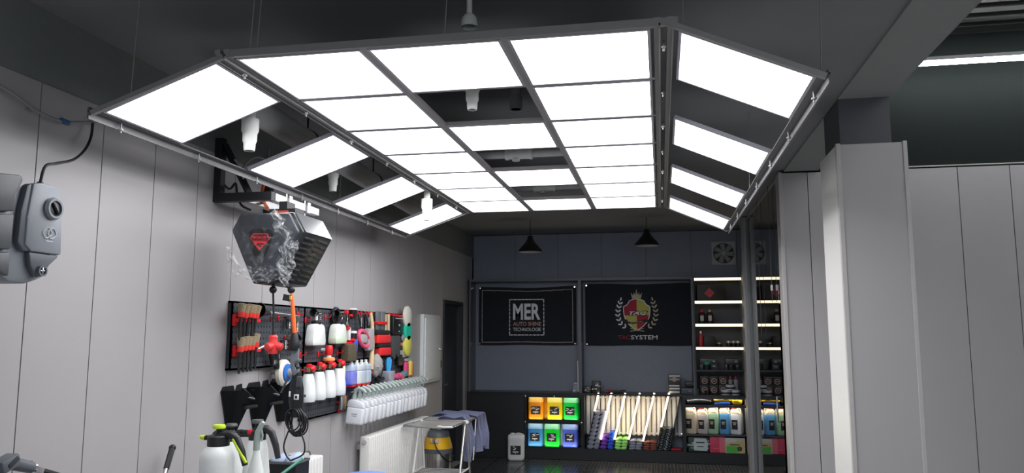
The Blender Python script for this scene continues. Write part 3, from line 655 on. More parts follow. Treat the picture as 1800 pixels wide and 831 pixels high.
o = seg(1015.5, 634, 1016.5, 688, .014, YF + .06, YF + .16, 'panel_offcut', M('offcut_white', (.55, .57, .6), .4), None); tag(o, 'thin pale panel offcut standing upright beside the middle post', 'panel')
t, w, h = put('beaker', 'clear plastic beaker standing on the counter beside the pale offcut', 'beaker', 1006, 672, 1015, 690, YF + .1, .075, M('beaker_clear', (.8, .85, .9), .1, trans=.85, var=0), .006, z=CZ)

# ---- right hand shelf unit
S0, S1 = bx(1222), 1.03
SH = [490, 530.5, 571, 612, 652, 690]
sz = [bz(v, 1262) for v in SH]
t = thing('shelf_unit', 'tall dark open shelf unit with warm light strips under its shelves', 'shelf', (0, 0, 0))
B0, B1 = bx(1199), 1.02
dkb = M('shelf_dark', (.035, .038, .044), .4)
MB().span((S0 - .012, YF, CT + .005), (S0 + .006, YB - .002, TOPZ + .02)).obj('side_board', dkb, t)
MB().span((S1 - .012, YF, KZ), (S1 + .006, YB - .002, TOPZ + .02)).obj('side_board', M('shelf_side', (.3, .29, .28), .35), t)  # right board given a paler, warmer colour for the light on it
MB().span((S0 + .006, YB - .03, CT + .005), (S1 - .012, YB - .002, TOPZ)).obj('back_board', M('shelf_back', (.085, .092, .105), .45), t)
for k, z in enumerate(sz[:5]):
    b = MB().span((S0 + .006, YF, z - .006), (S1 - .012, YB - .03, z + .016)).obj('shelf_board', dkb, t)
    if k < 4: MB().span((S0 + .01, YF - .012, z - .018), (S1 - .016, YF + .004, z + .014)).obj('light_strip', M('led_shelf', (1, .78, .5), .5, emit=1.8, var=0), b)
MB().span((B0, YF, KZ), (B0 + .02, YB - .002, CT - .021)).obj('side_board', brd, t)
SJ = bz(765, 1262)
MB().span((B0 + .02, YF, SJ - .012), (S1 - .012, YB - .03, SJ + .004)).obj('shelf_board', dkb, t)
MU = bz(713, 1262)
MB().span((B0 + .02, YF + .02, MU - .006), (S1 - .012, YB - .03, MU + .004)).obj('shelf_board', dkb, t)
MB().span((B0 + .02, YF + .004, MU - .022), (S1 - .012, YF + .016, MU + .004)).obj('lip', dkb, t)
MB().span((B0 + .03, YF + .02, MU - .014), (S1 - .03, YF + .05, MU - .007)).obj('light_strip', M('led_can', (1, .92, .8), .5, emit=12, var=0), t)
MB().span((B0 + .02, YF + .0, CT - .05), (S1 - .012, YF + .012, CT - .021)).obj('lip', dkb, t)
MB().span((B0 + .03, YF + .016, CT - .032), (S1 - .03, YF + .04, CT - .024)).obj('light_strip', M('led_can', (1, .92, .8), .5, emit=12, var=0), t)
TOP = .016
def shelfput(name, label, cat, u0, v0, u1, v1, k, depth, mat, bev=.003, y=YF + .05, group=None): return put(name, label, cat, u0, v0, u1, v1, y, depth, mat, bev, group, z=sz[k] + TOP)
t, w, h = shelfput('box', 'large black box with a red diamond emblem on the topmost lit shelf', 'box', 1225, 498, 1272, 526, 1, .25, M('carton_matt', (.022, .023, .026), .5))
MB().prism([(-.01, h * .2), (.055, h * .5), (-.01, h * .82), (-.075, h * .5)], -.128, -.125).obj('emblem', M('emblem_red', (.42, .05, .07), .5), t)
MB().box((-.01, -.1285, h * .5), (.07, .001, .008)).obj('print', M('emblem_dark', (.25, .03, .04), .5), t)
def bottle(label, u0, v0, u1, v1, k, body, cap, lab=True, prof=None, y=YF + .07, z=None, group=None, cat='bottle'):
    c, w, h = BW(u0, v0, u1, v1, y); r = w / 2
    t = thing('bottle', label, cat, (c.x, y + r, sz[k] + TOP if z is None else z), 0, group)
    MB().lathe(prof(r, h) if prof else [(0, 0), (r * .95, 0), (r, h * .03), (r, h * .68), (r * .8, h * .76), (r * .36, h * .82), (r * .36, h * .86), (0, h * .86)], 18).obj('body', body, t)
    MB().lathe([(0, h * .84), (r * .45, h * .84), (r * .45, h * .98), (r * .3, h), (0, h)], 14).obj('cap', cap, t)
    if lab: MB().box((0, -r - .0005, h * .4), (r * 1.0, .002, h * .38)).obj('sticker', M('label_pale', (.45, .45, .45), .5), t)
    return t
bottle('black bottle with pale print at the end of the second lit shelf', 1228, 543, 1240, 568, 2, BLACK(), RED())
bottle('black bottle with pale print and a reddish shoulder beside its twin', 1242, 543, 1254, 568, 2, BLACK(), M('cap_rose', (.5, .2, .2), .5))
bottle('red bottle with white trigger top on the third lit shelf', 1228, 581, 1236, 609, 3, M('bottle_red', (.45, .03, .045), .4), WHITE(), False)
t, w, h = shelfput('box', 'plain black box beside the red bottle', 'box', 1237, 590, 1257, 609, 3, .12, M('carton_matt', (.022, .023, .026), .5), y=YF + .12)
def tin(label, u0, v0, u1, v1, z, body, lid, y=YF + .06, lidk=.3, group=None, cat='tin'):
    c, w, h = BW(u0, v0, u1, v1, y); r = w / 2
    t = thing('wax_tin', label, cat, (c.x, y + r, z), 0, group)
    MB().lathe([(0, 0), (r * .97, 0), (r, h * .05), (r, h * (1 - lidk)), (0, h * (1 - lidk))], 20).obj('body', body, t)
    MB().lathe([(0, h * (1 - lidk)), (r * 1.03, h * (1 - lidk)), (r * 1.03, h * .95), (r * .95, h), (0, h)], 20).obj('lid', lid, t); return t
gd, sv = M('tin_gold', (.4, .33, .2), .35, .6), M('tin_silver', (.5, .47, .42), .4, .5)
tin('small dark tin with a gold band beside the black box', 1260, 601, 1270, 609, sz[3] + TOP, BLACK(), gd)
for k, (a, b, s) in enumerate(((1277, 1286, 'first'), (1286, 1294, 'second'), (1294, 1302, 'third'))):
    tin('dark tin with pale lid, %s of three on the third lit shelf' % s, a, 598, b, 609, sz[3] + TOP, BLACK(), sv, lidk=.35, group='pale lidded tins')
cs = M('case_slate', (.08, .088, .105), .4)
for (u0, u1, w_) in ((1230, 1261, 'behind the jar with the green lid'), (1275, 1299, 'behind the plain black jar')):
    t, w, h = shelfput('case', 'slate case %s, lower of its pair' % w_, 'case', u0, 641, u1, 650, 4, .16, cs, .008, YF + .14)
    MB().box((w * .3, -.083, h * .6), (.03, .006, .02), .002).obj('latch', M('case_latch', (.3, .33, .36), .35), t)
    t, w, h2 = put('case', 'slate case %s, upper of its pair' % w_, 'case', u0, 630.5, u1, 640.5, YF + .14, .16, M('case_slate2', (.06, .065, .08), .4), .008, None, sz[4] + TOP + h + .001)
    MB().box((w * .3, -.083, h2 * .5), (.03, .006, .02), .002).obj('latch', M('case_latch', (.3, .33, .36), .35), t)
tin('black jar with a green lid on the unlit shelf', 1236, 637, 1250, 651, sz[4] + TOP, BLACK(), M('lid_green', (.03, .22, .16), .4), lidk=.35, y=YF + .02, cat='jar')
tin('plain black jar before the pale cases on the unlit shelf', 1279, 641, 1294, 651, sz[4] + TOP, BLACK(), BLACK(), y=YF + .02, cat='jar')
# emblem boxes, tins and red tipped bottles on the counter level
cop = M('print_copper', (.5, .3, .24), .5)
def ebox(u0, v0, u1, v1, z, label):
    c, w, h = BW(u0, v0, u1, v1, YF + .1); t = thing('box', label, 'box', (c.x, YF + .16, z), 0, 'black boxes with copper ring emblems')
    MB().box((0, 0, .055), (w, .12, .11), .002).obj('body', M('carton_matt', (.022, .023, .026), .5), t)
    MB().lathe([(.026, -.001), (.036, -.001), (.036, .001), (.026, .001), (.026, -.001)], 20, (0, -.061, .055), Matrix.Rotation(PI / 2, 3, 'X')).box((.0, -.061, .055), (.03, .0016, .012)).obj('emblem', cop, t)
    MB().box((0, .0, .1105), (w * .98, .118, .001)).obj('top_flap', M('flap_tan', (.4, .36, .32), .6), t)
for j, (u0, u1) in enumerate(((1231, 1246.5), (1247.5, 1263), (1264, 1279))):
    nm = ('first', 'second', 'third')[j]
    ebox(u0, 678, u1, 693, CZ, 'black ring emblem box, %s of the lower row of emblem boxes' % nm)
    ebox(u0, 663, u1, 677, CZ + .112, 'black ring emblem box, %s of the upper row of emblem boxes' % nm)
tin('small dark jar with pale print in front of the lower emblem boxes', 1239, 685, 1249, 692, CZ, BLACK(), BLACK(), y=YF + .0, cat='jar')
wt = M('tin_white', (.6, .62, .64), .4)
for (u0, v0, u1, v1, z, lab) in ((1268, 683, 1285, 692, CZ, 'white and black tin at the base of the small pyramid, beside the emblem boxes'), (1286, 683, 1301, 692, CZ, 'white and black tin at the base of the small pyramid, beside the shelf side'), (1276, 674, 1292, 683, CZ + .064, 'white and black tin on top of the small pyramid')):
    t = tin(lab, u0, v0, u1, v1, z, wt, wt, y=YF + .0, lidk=.35)
    c, w, h = BW(u0, v0, u1, v1, YF); MB().lathe([(w / 2 + .001, h * .2), (w / 2 + .001, h * .55)], 20).obj('sticker', M('label_dark', (.03, .03, .035), .5), t)
for (u, lab) in ((1284, 'clear bottle with red tip beside the emblem boxes'), (1294, 'clear bottle with red tip beside the shelf side')):
    t = bottle(lab, u - 4, 659, u + 4, 691, 4, M('bottle_clearish', (.35, .37, .4), .3), M('cap_red', (.55, .05, .05), .4), False, lambda r, h: [(0, 0), (r, 0), (r, h * .72), (r * 1.1, h * .74), (r * 1.1, h * .8), (r * .4, h * .82), (r * .3, h * .86), (0, h * .86)], YF + .14, CZ)
# yellow and blue cloths, black bag
def cloth_blob(label, u0, v0, u1, v1, z, mat, seed, name='folded_cloth', cat='cloth', y=YF + .04, depth=.2):
    c, w, h = BW(u0, v0, u1, v1, y); r = random.Random(seed); ph = [r.uniform(0, 6) for _ in range(4)]
    mb = MB().box((0, 0, h / 2), (w, depth, h), h * .45, 5); bmesh.ops.subdivide_edges(mb.bm, edges=mb.bm.edges[:], cuts=1)
    for v in mb.bm.verts:
        x, yy, zz = v.co; k = zz / h
        v.co.z += h * .14 * k * (math.sin(x * 26 + ph[0]) + .6 * math.sin(yy * 30 + x * 50 + ph[1])); v.co.y += .008 * math.sin(x * 40 + zz * 60 + ph[2])
    o = mb.obj(name, mat); o.location = (c.x, y + depth / 2, z); return tag(o, label, cat)
yl = M('cloth_yellow', (.82, .52, .03), .95, bump=.5)
cloth_blob('royal blue folded cloth under the yellow cloth', 1256, 708, 1284, 713, MU + .005, M('cloth_blue', (.03, .10, .5), .95, bump=.5), 1)
cloth_blob('long yellow folded cloth lying on the blue cloth', 1254, 696, 1286, 708, MU + .042, yl, 2)
cloth_blob('crumpled yellow cloth heap beside the folded yellow cloth', 1286, 697, 1306, 712.5, MU + .005, yl, 3)
cloth_blob('shiny black plastic bag above the cream canister', 1205, 699, 1252, 712.5, MU + .005, M('bag_black', (.012, .012, .014), .2), 4, 'plastic_bag', 'bag')
# canisters
def canister(label, u0, u1, v0, z, col, upcol, lab=1, rz=R(-22), y=YF + .12, lu=0):
    c, w, h = BW(u0, v0, u1, 764, y); w = min(w, .20) * .86; d = .13
    t = thing('canister', label, 'canister', (c.x, y, z), rz, 'plastic canisters on the lit lower shelf')
    m = M('liquid_%.2f_%.2f_%.2f' % col, col, .25, sss=.3, var=.03); mu = M('shoulder_%.2f_%.2f_%.2f' % upcol, upcol, .3, sss=.3, var=.03)
    MB().box((0, 0, h * .4), (w, d, h * .8), .018, 3).obj('body', m, t)
    MB().prism([(-w / 2 + .004, h * .76), (-w / 2 + .006, h * .93), (-w / 2 + .02, h * .97), (w * .12, h * .97), (w / 2 - .004, h * .8), (w / 2 - .004, h * .76)], -d / 2 + .004, d / 2 - .004, bev=.006).obj('shoulder', mu, t, 'cream upper end above the liquid')
    MB().cyl((-w * .28, 0, h * .95), (-w * .28, 0, h * 1.02), .022, n=14).obj('cap', RED(), t, 'red screw cap')
    MB().tube([(w * .02, 0, h * .95), (w * .12, 0, h * 1.0), (w * .32, 0, h * .97), (w * .40, 0, h * .86)], .01).obj('handle', mu, t)
    if lab:
        l = MB().box((-w * .08, -d / 2 - .001, h * .38), (w * .55, .002, h * .36)).obj('sticker', LABEL_BLK, t)
        MB().box((-w * .08, -d / 2 - .0025, h * .46), (w * .35, .001, .012)).box((-w * .08, -d / 2 - .0025, h * .40), (w * .25, .001, .018)).obj('print', M('label_tan', (.45, .38, .3), .5), l)
cz = SJ + .004
CRM = (.82, .68, .48)
canister('cream canister with red cap and black label at the shelf end', 1201, 1228, 717, cz, (.68, .58, .44), CRM)
canister('short clear grey canister with black label and red cap', 1226, 1248, 720, cz, (.52, .48, .48), CRM)
canister('pale green canister with red cap beside the grey one', 1245, 1266, 717, cz, (.36, .58, .38), CRM)
canister('light blue canister with red cap on the lit lower shelf', 1265, 1286, 717, cz, (.12, .36, .68), CRM)
canister('white canister with black label beside the post', 1284, 1307, 718, cz, (.72, .76, .8), CRM)
# bottom cartons
gw = M('pack_camo', (.03, .06, .055), .45)
t, w, h = put('gift_pack', 'dark green pack with a large pale label on the bottom shelf', 'box', 1210, 774, 1247, 801, YF + .06, .16, gw, .008, None, KZ + .002)
MB().prism([(-w * .22, h * .1), (w * .4, h * .08), (w * .44, h * .5), (w * .36, h * .88), (-w * .2, h * .9), (-w * .26, h * .5)], -.0825, -.08).obj('sticker', M('label_mint', (.55, .62, .64), .5), t)
MB().box((w * .08, -.084, h * .62), (w * .4, .001, h * .08)).box((w * .08, -.084, h * .35), (w * .3, .001, h * .04)).obj('print', gw, t)
mark(t, w, h, .161, 4, (.4, .46, .45), 10, .5, .42)
t, w, h = put('carton', 'red carton between the green pack and the green silver carton', 'box', 1248, 772, 1275, 802, YF + .04, .16, M('carton_red', (.62, .06, .12), .5), .002, None, KZ + .002)
MB().box((-w * .1, -.081, h * .25), (w * .4, .001, h * .04)).box((-w * .1, -.081, h * .85), (w * .45, .001, h * .03)).box((w * .3, -.0805, h * .5), (w * .36, .001, h * .98)).obj('print', M('carton_pink', (.7, .16, .22), .5), t)
t, w, h = put('carton', 'green and silver carton with a round badge on the bottom shelf', 'box', 1275, 776, 1310, 803, YF + .015, .16, M('carton_silver', (.5, .5, .48), .35), .002, None, KZ + .002)
MB().prism([(-w * .45, h * .04), (w * .15, h * .04), (w * .32, h * .44), (-w * .45, h * .48)], -.0815, -.0805).obj('print', M('carton_green', (.10, .48, .07), .5), t)
MB().prism([(w * .17, h * .04), (w * .45, h * .04), (w * .45, h * .8), (-w * .45, h * .66), (-w * .45, h * .5), (w * .33, h * .46)], -.0815, -.0805).obj('print', M('carton_gold', (.6, .46, .14), .5), t)
MB().cyl((w * .22, -.084, h * .3), (w * .22, -.08, h * .3), .03, n=20).obj('badge', M('badge_dark', (.06, .06, .06), .4), t)
MB().box((-w * .02, -.0825, h * .56), (w * .5, .001, h * .07)).obj('print', M('print_brown', (.12, .09, .04), .5), t)
# wall fan
c, w, h = BW(1251, 424, 1293, 466, YB - .01)
t = thing('wall_fan', 'white square extractor fan high on the back wall above the shelf unit', 'fan', (c.x, YB - .001, c.z))
s = w / 2; fwm = M('fan_white', (.5, .51, .51), .4)
fr = MB(); N = 32
bm = bmesh.new(); q = []
for k in range(N):
    a = 2 * PI * k / N; x, z = math.cos(a), math.sin(a); m_ = max(abs(x), abs(z)); q.append([bm.verts.new((x / m_ * s, -.03, z / m_ * s)), bm.verts.new((x * s * .9, -.03, z * s * .9)), bm.verts.new((x * s * .86, 0, z * s * .86)), bm.verts.new((x / m_ * s, 0, z / m_ * s))])
for k in range(N):
    A, B = q[k], q[(k + 1) % N]
    for j in range(4): bm.faces.new((A[j], B[j], B[(j + 1) % 4], A[(j + 1) % 4]))
fr._add(bm).obj('frame', fwm, t)
MB().cyl((0, -.004, 0), (0, -.001, 0), s * .88, n=28).obj('back_plate', M('fan_dark', (.06, .065, .07), .5), t)
for k in range(7):
    m_ = Matrix.Rotation(2 * PI * k / 7, 4, 'Y')
    MB().prism([(.02, -.008), (s * .35, -.035), (s * .8, -.04), (s * .82, .02), (s * .35, .012), (.02, .01)], -.018, -.013, m_).obj('blade', M('fan_blade', (.33, .34, .35), .4), t)
MB().cyl((0, -.03, 0), (0, -.01, 0), s * .16, n=18).obj('hub', fwm, t)

# ================================================================== LEFT WALL
DG = M('housing_grey', (.25, .27, .30), .4)
DG2 = M('housing_dark', (.075, .082, .09), .45)
MG = M('housing_mid', (.115, .128, .148), .42)
# grey hose reel / washer unit on the wall at the left edge
fx = -2.30                                                   # plane of its front cover
def LP(pts, x): return [(atX(u, v, x).y, atX(u, v, x).z) for u, v in pts]
t = thing('wall_washer', 'grey wall mounted washer unit with a round black knob and white emblem', 'washer', (XL, 2.55, 1.98))
o0 = Vector((XL, 2.55, 1.98))
def sideprism(name, pts, x0, x1, mat, par, bev=.006, org=o0):     # outline in (y, z) of the world, extruded along x
    mb = MB().prism([(p[0] - org.y, p[1] - org.z) for p in pts], 0, abs(x1 - x0), bev=bev)
    m = Matrix(((0, -1, 0, x1 - org.x), (1, 0, 0, 0), (0, 0, 1, 0), (0, 0, 0, 1)))
    bmesh.ops.transform(mb.bm, matrix=m, verts=mb.bm.verts); return mb.obj(name, mat, par)
body = LP([(36, 312), (62, 310), (70, 322), (100, 330), (106, 345), (102, 470), (92, 492), (62, 502), (36, 496), (8, 478)], fx)
yb = min(p[0] for p in body)
body = [(max(p[0], 2.43), p[1]) for p in body]
sideprism('housing', [(2.30, 2.15), (2.47, 2.165), (2.62, 2.13), (2.635, 1.87), (2.60, 1.815), (2.52, 1.787), (2.44, 1.79), (2.30, 1.85)], XL, fx - .02, DG, t, .02)
sideprism('front_cover', LP([(55, 322), (70, 321), (103, 330), (105, 410), (104, 449), (51, 442), (40, 430), (44, 380)], fx), fx - .02, fx + .012, DG, t, .01)
sideprism('cover_rim', LP([(47, 326), (56, 321), (56, 352), (50, 400), (50, 443), (38, 440), (30, 425), (36, 370)], fx), fx - .03, fx + .004, MG, t, .008)
sideprism('lower_cover', LP([(50, 442), (104, 450), (78, 474), (72, 486), (62, 488), (52, 466)], fx), fx - .02, fx + .004, MG, t, .008)
cy = atX(87, 367, fx) - o0
RX90 = Matrix.Rotation(PI / 2, 3, 'Y')
MB().lathe([(.030, 0), (.040, .0), (.044, .012), (.038, .022), (.030, .022), (.030, 0)], 28, (fx - XL + .008, cy.y, cy.z), RX90).obj('knob_ring', DG, t)
MB().lathe([(0, 0), (.030, 0), (.028, .014), (0, .016)], 24, (fx - XL + .010, cy.y, cy.z), RX90).box((fx - XL + .028, cy.y, cy.z), (.012, .012, .05), .004, rot=Matrix.Rotation(R(35), 3, 'X')).obj('knob', M('knob_black', (.015, .015, .016), .25), t)
cy2 = atX(69, 476, fx) - o0
MB().lathe([(0, .004), (.014, .004), (.015, .016), (.021, .016), (.022, 0)], 20, (fx - XL + .002, cy2.y, cy2.z), RX90).obj('outlet_ring', MG, t)
MB().box((fx - XL + .012, cy2.y, cy2.z), (.012, .007, .026), .002).box((fx - XL + .012, cy2.y, cy2.z), (.010, .022, .006), .002).obj('outlet', STEEL(), t)
for pp in ([(-40, 300), (35, 308), (38, 318), (24, 342), (23, 371), (-40, 372)], [(-40, 377), (22, 376), (16, 438), (-40, 438)], [(-40, 444), (15, 443), (12, 486), (-40, 462)]):
    sideprism('side_cover', LP(pp, fx), fx - .03, fx + .010, DG2, t, .008)
MB().box((.14, -.20, -.135), (.16, .12, .03), .01).tube([(.2, -.22, -.14), (.22, -.16, -.16), (.2, -.1, -.165)], .009).obj('hose_guide', BLACK(), t)
em = MB()
c0 = atX(82, 410, fx) - o0
for s in (-1, 1):
    q = [(s * .012 + .021 * math.cos(a) , .021 * math.sin(a)) for a in [R(d) for d in (-14, 14, 76, 104, 166, 194, 256, 284)]]
    em.tube([(fx - XL + .0125, c0.y + a + (b * .15), c0.z + b) for a, b in q], .0033, 5, True)
em.box((fx - XL + .0125, c0.y, c0.z - .031), (.002, .036, .005)).obj('emblem', M('emblem_pale', (.45, .47, .49), .5), t)
# cables around it
pts = [atX(u, v, XL + .03) for u, v in ((-40, 130), (0, 151), (30, 170), (60, 192), (90, 207), (113, 214), (135, 215), (165, 215), (185, 209), (215, 195), (235, 181))]
t = thing('wall_cable', 'grey cable along the top of the wall with a blue tape joint', 'cable', pts[5]); q = [p - pts[5] for p in pts]
MB().tube(q, .0065, sm=4).obj('cable', M('cable_grey', (.28, .28, .28), .5), t)
MB().cyl(q[5] - Vector((0, .02, -.004)), q[5] + Vector((0, .025, 0)), .011, n=10).box(q[5] + Vector((.004, .0, -.006)), (.012, .03, .012), .003).obj('tape', M('tape_blue', (.04, .12, .25), .5), t)
for k in (1, 3, 7): MB().box(q[k] + Vector((-.012, 0, 0)), (.03, .012, .016), .003).obj('cable_clip', M('cable_grey', (.28, .28, .28), .5), t)
cp = [atX(163, 216, XL + .035), atX(160, 240, XL + .04), atX(150, 262, XL + .06), atX(130, 280, XL + .10), atX(100, 287, XL + .15), atX(80, 292, XL + .17)]
cp.append(Vector((XL + .17, cp[-1].y - .02, 2.20))); cp.append(Vector((XL + .17, cp[-1].y - .008, 2.135)))
t = thing('washer_cable', 'black power cable running from the wall cable down to the grey washer', 'cable', cp[-1]); q = [p - cp[-1] for p in cp]
MB().tube(q, .006, sm=5).obj('cord', BLACK(), t)
bt = MB()
for k in range(6): a = q[-2].lerp(q[-1], k / 6); b = q[-2].lerp(q[-1], (k + .6) / 6); bt.cyl(a, b, .012 + .0012 * k, n=10)
bt.obj('strain_relief', BLACK(), t)
# steel bracket and black reel unit
BYY = 4.15
p0 = atY(378, 345, BYY); p1 = atY(475, 345, BYY); zb = p1.z
t = thing('steel_bracket', 'black triangular steel bracket with silver rails carrying the wrapped reel unit', 'bracket', (XL, BYY, zb)); ex = p1.x - XL + .02
MB().span((.0, -.025, -.025), (.045, .025, .36)).obj('upright', BLACK(), t)
MB().span((.045, -.025, -.025), (ex, .025, .025)).obj('arm', BLACK(), t)
MB().cyl((.05, 0, .32), (.22, 0, .02), .022, n=4).obj('brace', BLACK(), t)
for dx in (-.02, -.20): MB().span((ex + dx - .022, .025, -.022), (ex + dx + .022, .62, .022)).obj('rail', M('rail_silver', (.35, .36, .37), .3, .9), t)
for yy in (.20, .45):
    MB().span((ex - .05, yy - .025, -.03), (ex + .01, yy + .025, -.022)).span((ex + .003, yy - .02, -.03), (ex + .012, yy + .02, .035)).cyl((ex - .02, yy, -.05), (ex - .02, yy, .05), .006).obj('clamp', STEEL(), t)
MB().span((.0, .57, -.025), (ex - .18, .62, .025)).span((0, .57, -.025), (.045, .62, .36)).obj('arm', BLACK(), t)
y0, y1 = 3.90, 4.31
HX = [(atY(u, v, y0).x, atY(u, v, y0).z) for u, v in ((418, 374), (511, 371), (529, 406), (480, 496), (440, 498), (402, 404))]
cx_ = sum(p[0] for p in HX) / 6; cz_ = sum(p[1] for p in HX) / 6
t = thing('reel_unit', 'black hexagonal reel unit with a red shield emblem half wrapped in clear plastic', 'reel', (cx_, y0, cz_))
L = [(p[0] - cx_, p[1] - cz_) for p in HX]
MB().prism(L, .03, y1 - y0, bev=.008).obj('housing', M('reel_black', (.022, .024, .027), .3), t)
bev_ = [(a * .93, b * .95) for a, b in L]
MB().prism(bev_, 0, .04, bev=.012).obj('front_cover', M('reel_slate', (.04, .045, .055), .4), t)
# pale top slope
MB().prism([(L[1][0] + .002, L[1][1] - .006), (L[1][0] + .006, L[1][1] + .001), (L[2][0] + .006, L[2][1] + .002), (L[2][0] + .001, L[2][1] + .003)], .05, y1 - y0 - .01).obj('top_slope', M('slope_grey', (.10, .105, .11), .25), t)
# louvres on the lower slope
A2, B2 = Vector((L[2][0], L[2][1])), Vector((L[3][0], L[3][1])); dv = B2 - A2; nn = Vector((-dv.y, dv.x)).normalized(); nn = nn if nn.x > 0 else -nn
for cc in range(2):
    for k in range(9):
        c = A2 + dv * (.10 + .10 * k) + nn * .002; yy = .14 + .17 * cc
        MB().box((c.x, yy, c.y), (.012, .13, .014), .004, 2, rot=Matrix.Rotation(math.atan2(dv.x, dv.y), 3, 'Y')).obj('louvre', M('louvre_black', (.03, .032, .034), .25), t)
MB().box((.0, .26, L[0][1] + .025), (.16, .12, .05)).box((.0, .26, L[0][1] + .06), (.05, .10, .07)).obj('mount_block', BLACK(), t)
MB().box((.0, .195, L[0][1] + .03), (.08, .01, .015)).obj('mount_tag', M('tag_red', (.6, .08, .03), .5), t)
def Pk(u, v): p = atY(u, v, y0 - .005); return (p.x - cx_, p.z - cz_)
def K2(pts): return [Pk(390 + a / 5.195, 360 + b / 5.195) for a, b in pts]
MB().prism(K2([(250, 250), (290, 215), (440, 225), (465, 260), (440, 350), (400, 450), (345, 518), (290, 450), (262, 350)]), -.008, .004).obj('emblem_plate', M('emblem_black', (.008, .008, .009), .4), t)
er = M('emblem_bright', (.75, .02, .03), .4)
MB().prism(K2([(293, 262), (420, 262), (442, 315), (425, 325), (280, 325), (265, 310)]), -.012, -.006).obj('emblem_bar', er, t)
MB().prism(K2([(300, 270), (414, 270), (432, 312), (422, 320), (284, 320), (274, 310)]), -.014, -.01).obj('emblem_inset', M('emblem_dark2', (.05, .008, .01), .4), t)
o = lettering('SGCB', .105 * .19 * 5, .011 * .9 + .008, er, t, (0, 0, 0), bold=.02); a = K2([(352, 298)])[0]; o.location = (a[0], -.0148, a[1]); o.scale = (.8, 1, .75)
MB().prism(K2([(285, 332), (425, 332), (345, 418)]), -.012, -.006).obj('emblem_point', er, t)
MB().prism(K2([(330, 350), (395, 352), (392, 362), (340, 364), (372, 376), (362, 388), (322, 366)]), -.0135, -.010).obj('emblem_stroke', M('emblem_black', (.008, .008, .009), .4), t)
for u, nm in ((480, 'a'), (512, 'b')):
    p = atY(u, 509, y0 + .12) - Vector((cx_, y0, cz_)); MB().ball(p, .021, 14).cyl(p, (min(p.x, L[3][0] - .01), p.y, L[3][1] + .01), .008).obj('cable_stopper', BLACK(), t)
# crumpled clear wrap
wrap = M('clear_wrap', (.85, .88, .9), .12, alpha=.20, var=0, spec=.9, bump=.0)
nt = wrap.node_tree; b_ = nt.nodes['Principled BSDF']; tc = nt.nodes.new('ShaderNodeTexCoord'); no = nt.nodes.new('ShaderNodeTexNoise'); no.inputs['Scale'].default_value = 9; no.inputs['Detail'].default_value = 5; no.inputs['Distortion'].default_value = 1.5
cr = nt.nodes.new('ShaderNodeMapRange'); cr.inputs['From Min'].default_value = .5; cr.inputs['From Max'].default_value = .75; cr.inputs['To Min'].default_value = .02; cr.inputs['To Max'].default_value = .20
nt.links.new(tc.outputs['Object'], no.inputs[0]); nt.links.new(no.outputs['Fac'], cr.inputs[0]); nt.links.new(cr.outputs[0], b_.inputs['Alpha'])
bp = nt.nodes.new('ShaderNodeBump'); bp.inputs['Strength'].default_value = 1; bp.inputs['Distance'].default_value = .03; nt.links.new(no.outputs['Fac'], bp.inputs['Height']); nt.links.new(bp.outputs[0], b_.inputs['Normal'])
wrap2 = wrap.copy(); wrap2.name = 'clear_wrap_fold'
for nd in wrap2.node_tree.nodes:
    if nd.type == 'MAP_RANGE': nd.inputs['From Min'].default_value = .42; nd.inputs['From Max'].default_value = .7; nd.inputs['To Min'].default_value = .05; nd.inputs['To Max'].default_value = .42
    if nd.type == 'TEX_NOISE': nd.inputs['Scale'].default_value = 10; nd.inputs['Distortion'].default_value = 4; nd.inputs['Detail'].default_value = 2
t_wr = thing('plastic_wrap', 'crumpled clear plastic wrap hanging over the front of the black reel unit', 'wrap', (cx_, y0, cz_))
r8 = random.Random(4)
def sheet(pts, dy, amp, name, n=16):
    ph = [r8.uniform(0, 6) for _ in range(6)]
    def f(a, b):
        top = [Vector(K2([p])[0]) for p in pts[0]]; bot = [Vector(K2([p])[0]) for p in pts[1]]
        def along(P, s_): k = min(int(s_ * (len(P) - 1)), len(P) - 2); return P[k].lerp(P[k + 1], s_ * (len(P) - 1) - k)
        p = along(top, a).lerp(along(bot, a), b)
        w = math.sin(a * 10 + ph[0] + 2 * math.sin(b * 4 + ph[1])) * .8 + math.sin(b * 8 + a * 6 + ph[2]) * .5 + math.sin(a * 23 - b * 9 + ph[3]) * .25
        return (p.x + amp * .35 * math.sin(b * 13 + a * 5), dy - amp * abs(w), p.y + amp * .3 * math.sin(a * 14))
    return MB().grid(f, n * 2, n * 2).obj(name, wrap if name == 'film' else wrap2, t_wr)
sheet(([(150, 60), (320, 50), (500, 30)], [(60, 250), (300, 300), (560, 300)]), -.012, .012, 'film', 26)
sheet(([(55, 240), (250, 290), (520, 290)], [(215, 600), (350, 620), (560, 600)]), -.012, .012, 'film', 26)
sheet(([(490, 30), (520, 60), (560, 90)], [(520, 270), (600, 290), (690, 330)]), -.03, .03, 'fold', 20)
sheet(([(600, 280), (660, 300), (730, 340)], [(540, 590), (610, 640), (680, 640)]), -.03, .03, 'fold', 20)
sheet(([(215, 560), (350, 575), (560, 580)], [(260, 690), (380, 720), (560, 690)]), -.03, .022, 'fold', 22)
sheet(([(540, 570), (600, 590), (680, 600)], [(560, 690), (600, 760), (640, 720)]), -.03, .026, 'fold', 16)
sheet(([(75, 390), (130, 430), (210, 560)], [(90, 620), (100, 670), (235, 660)]), -.03, .02, 'fold', 18)
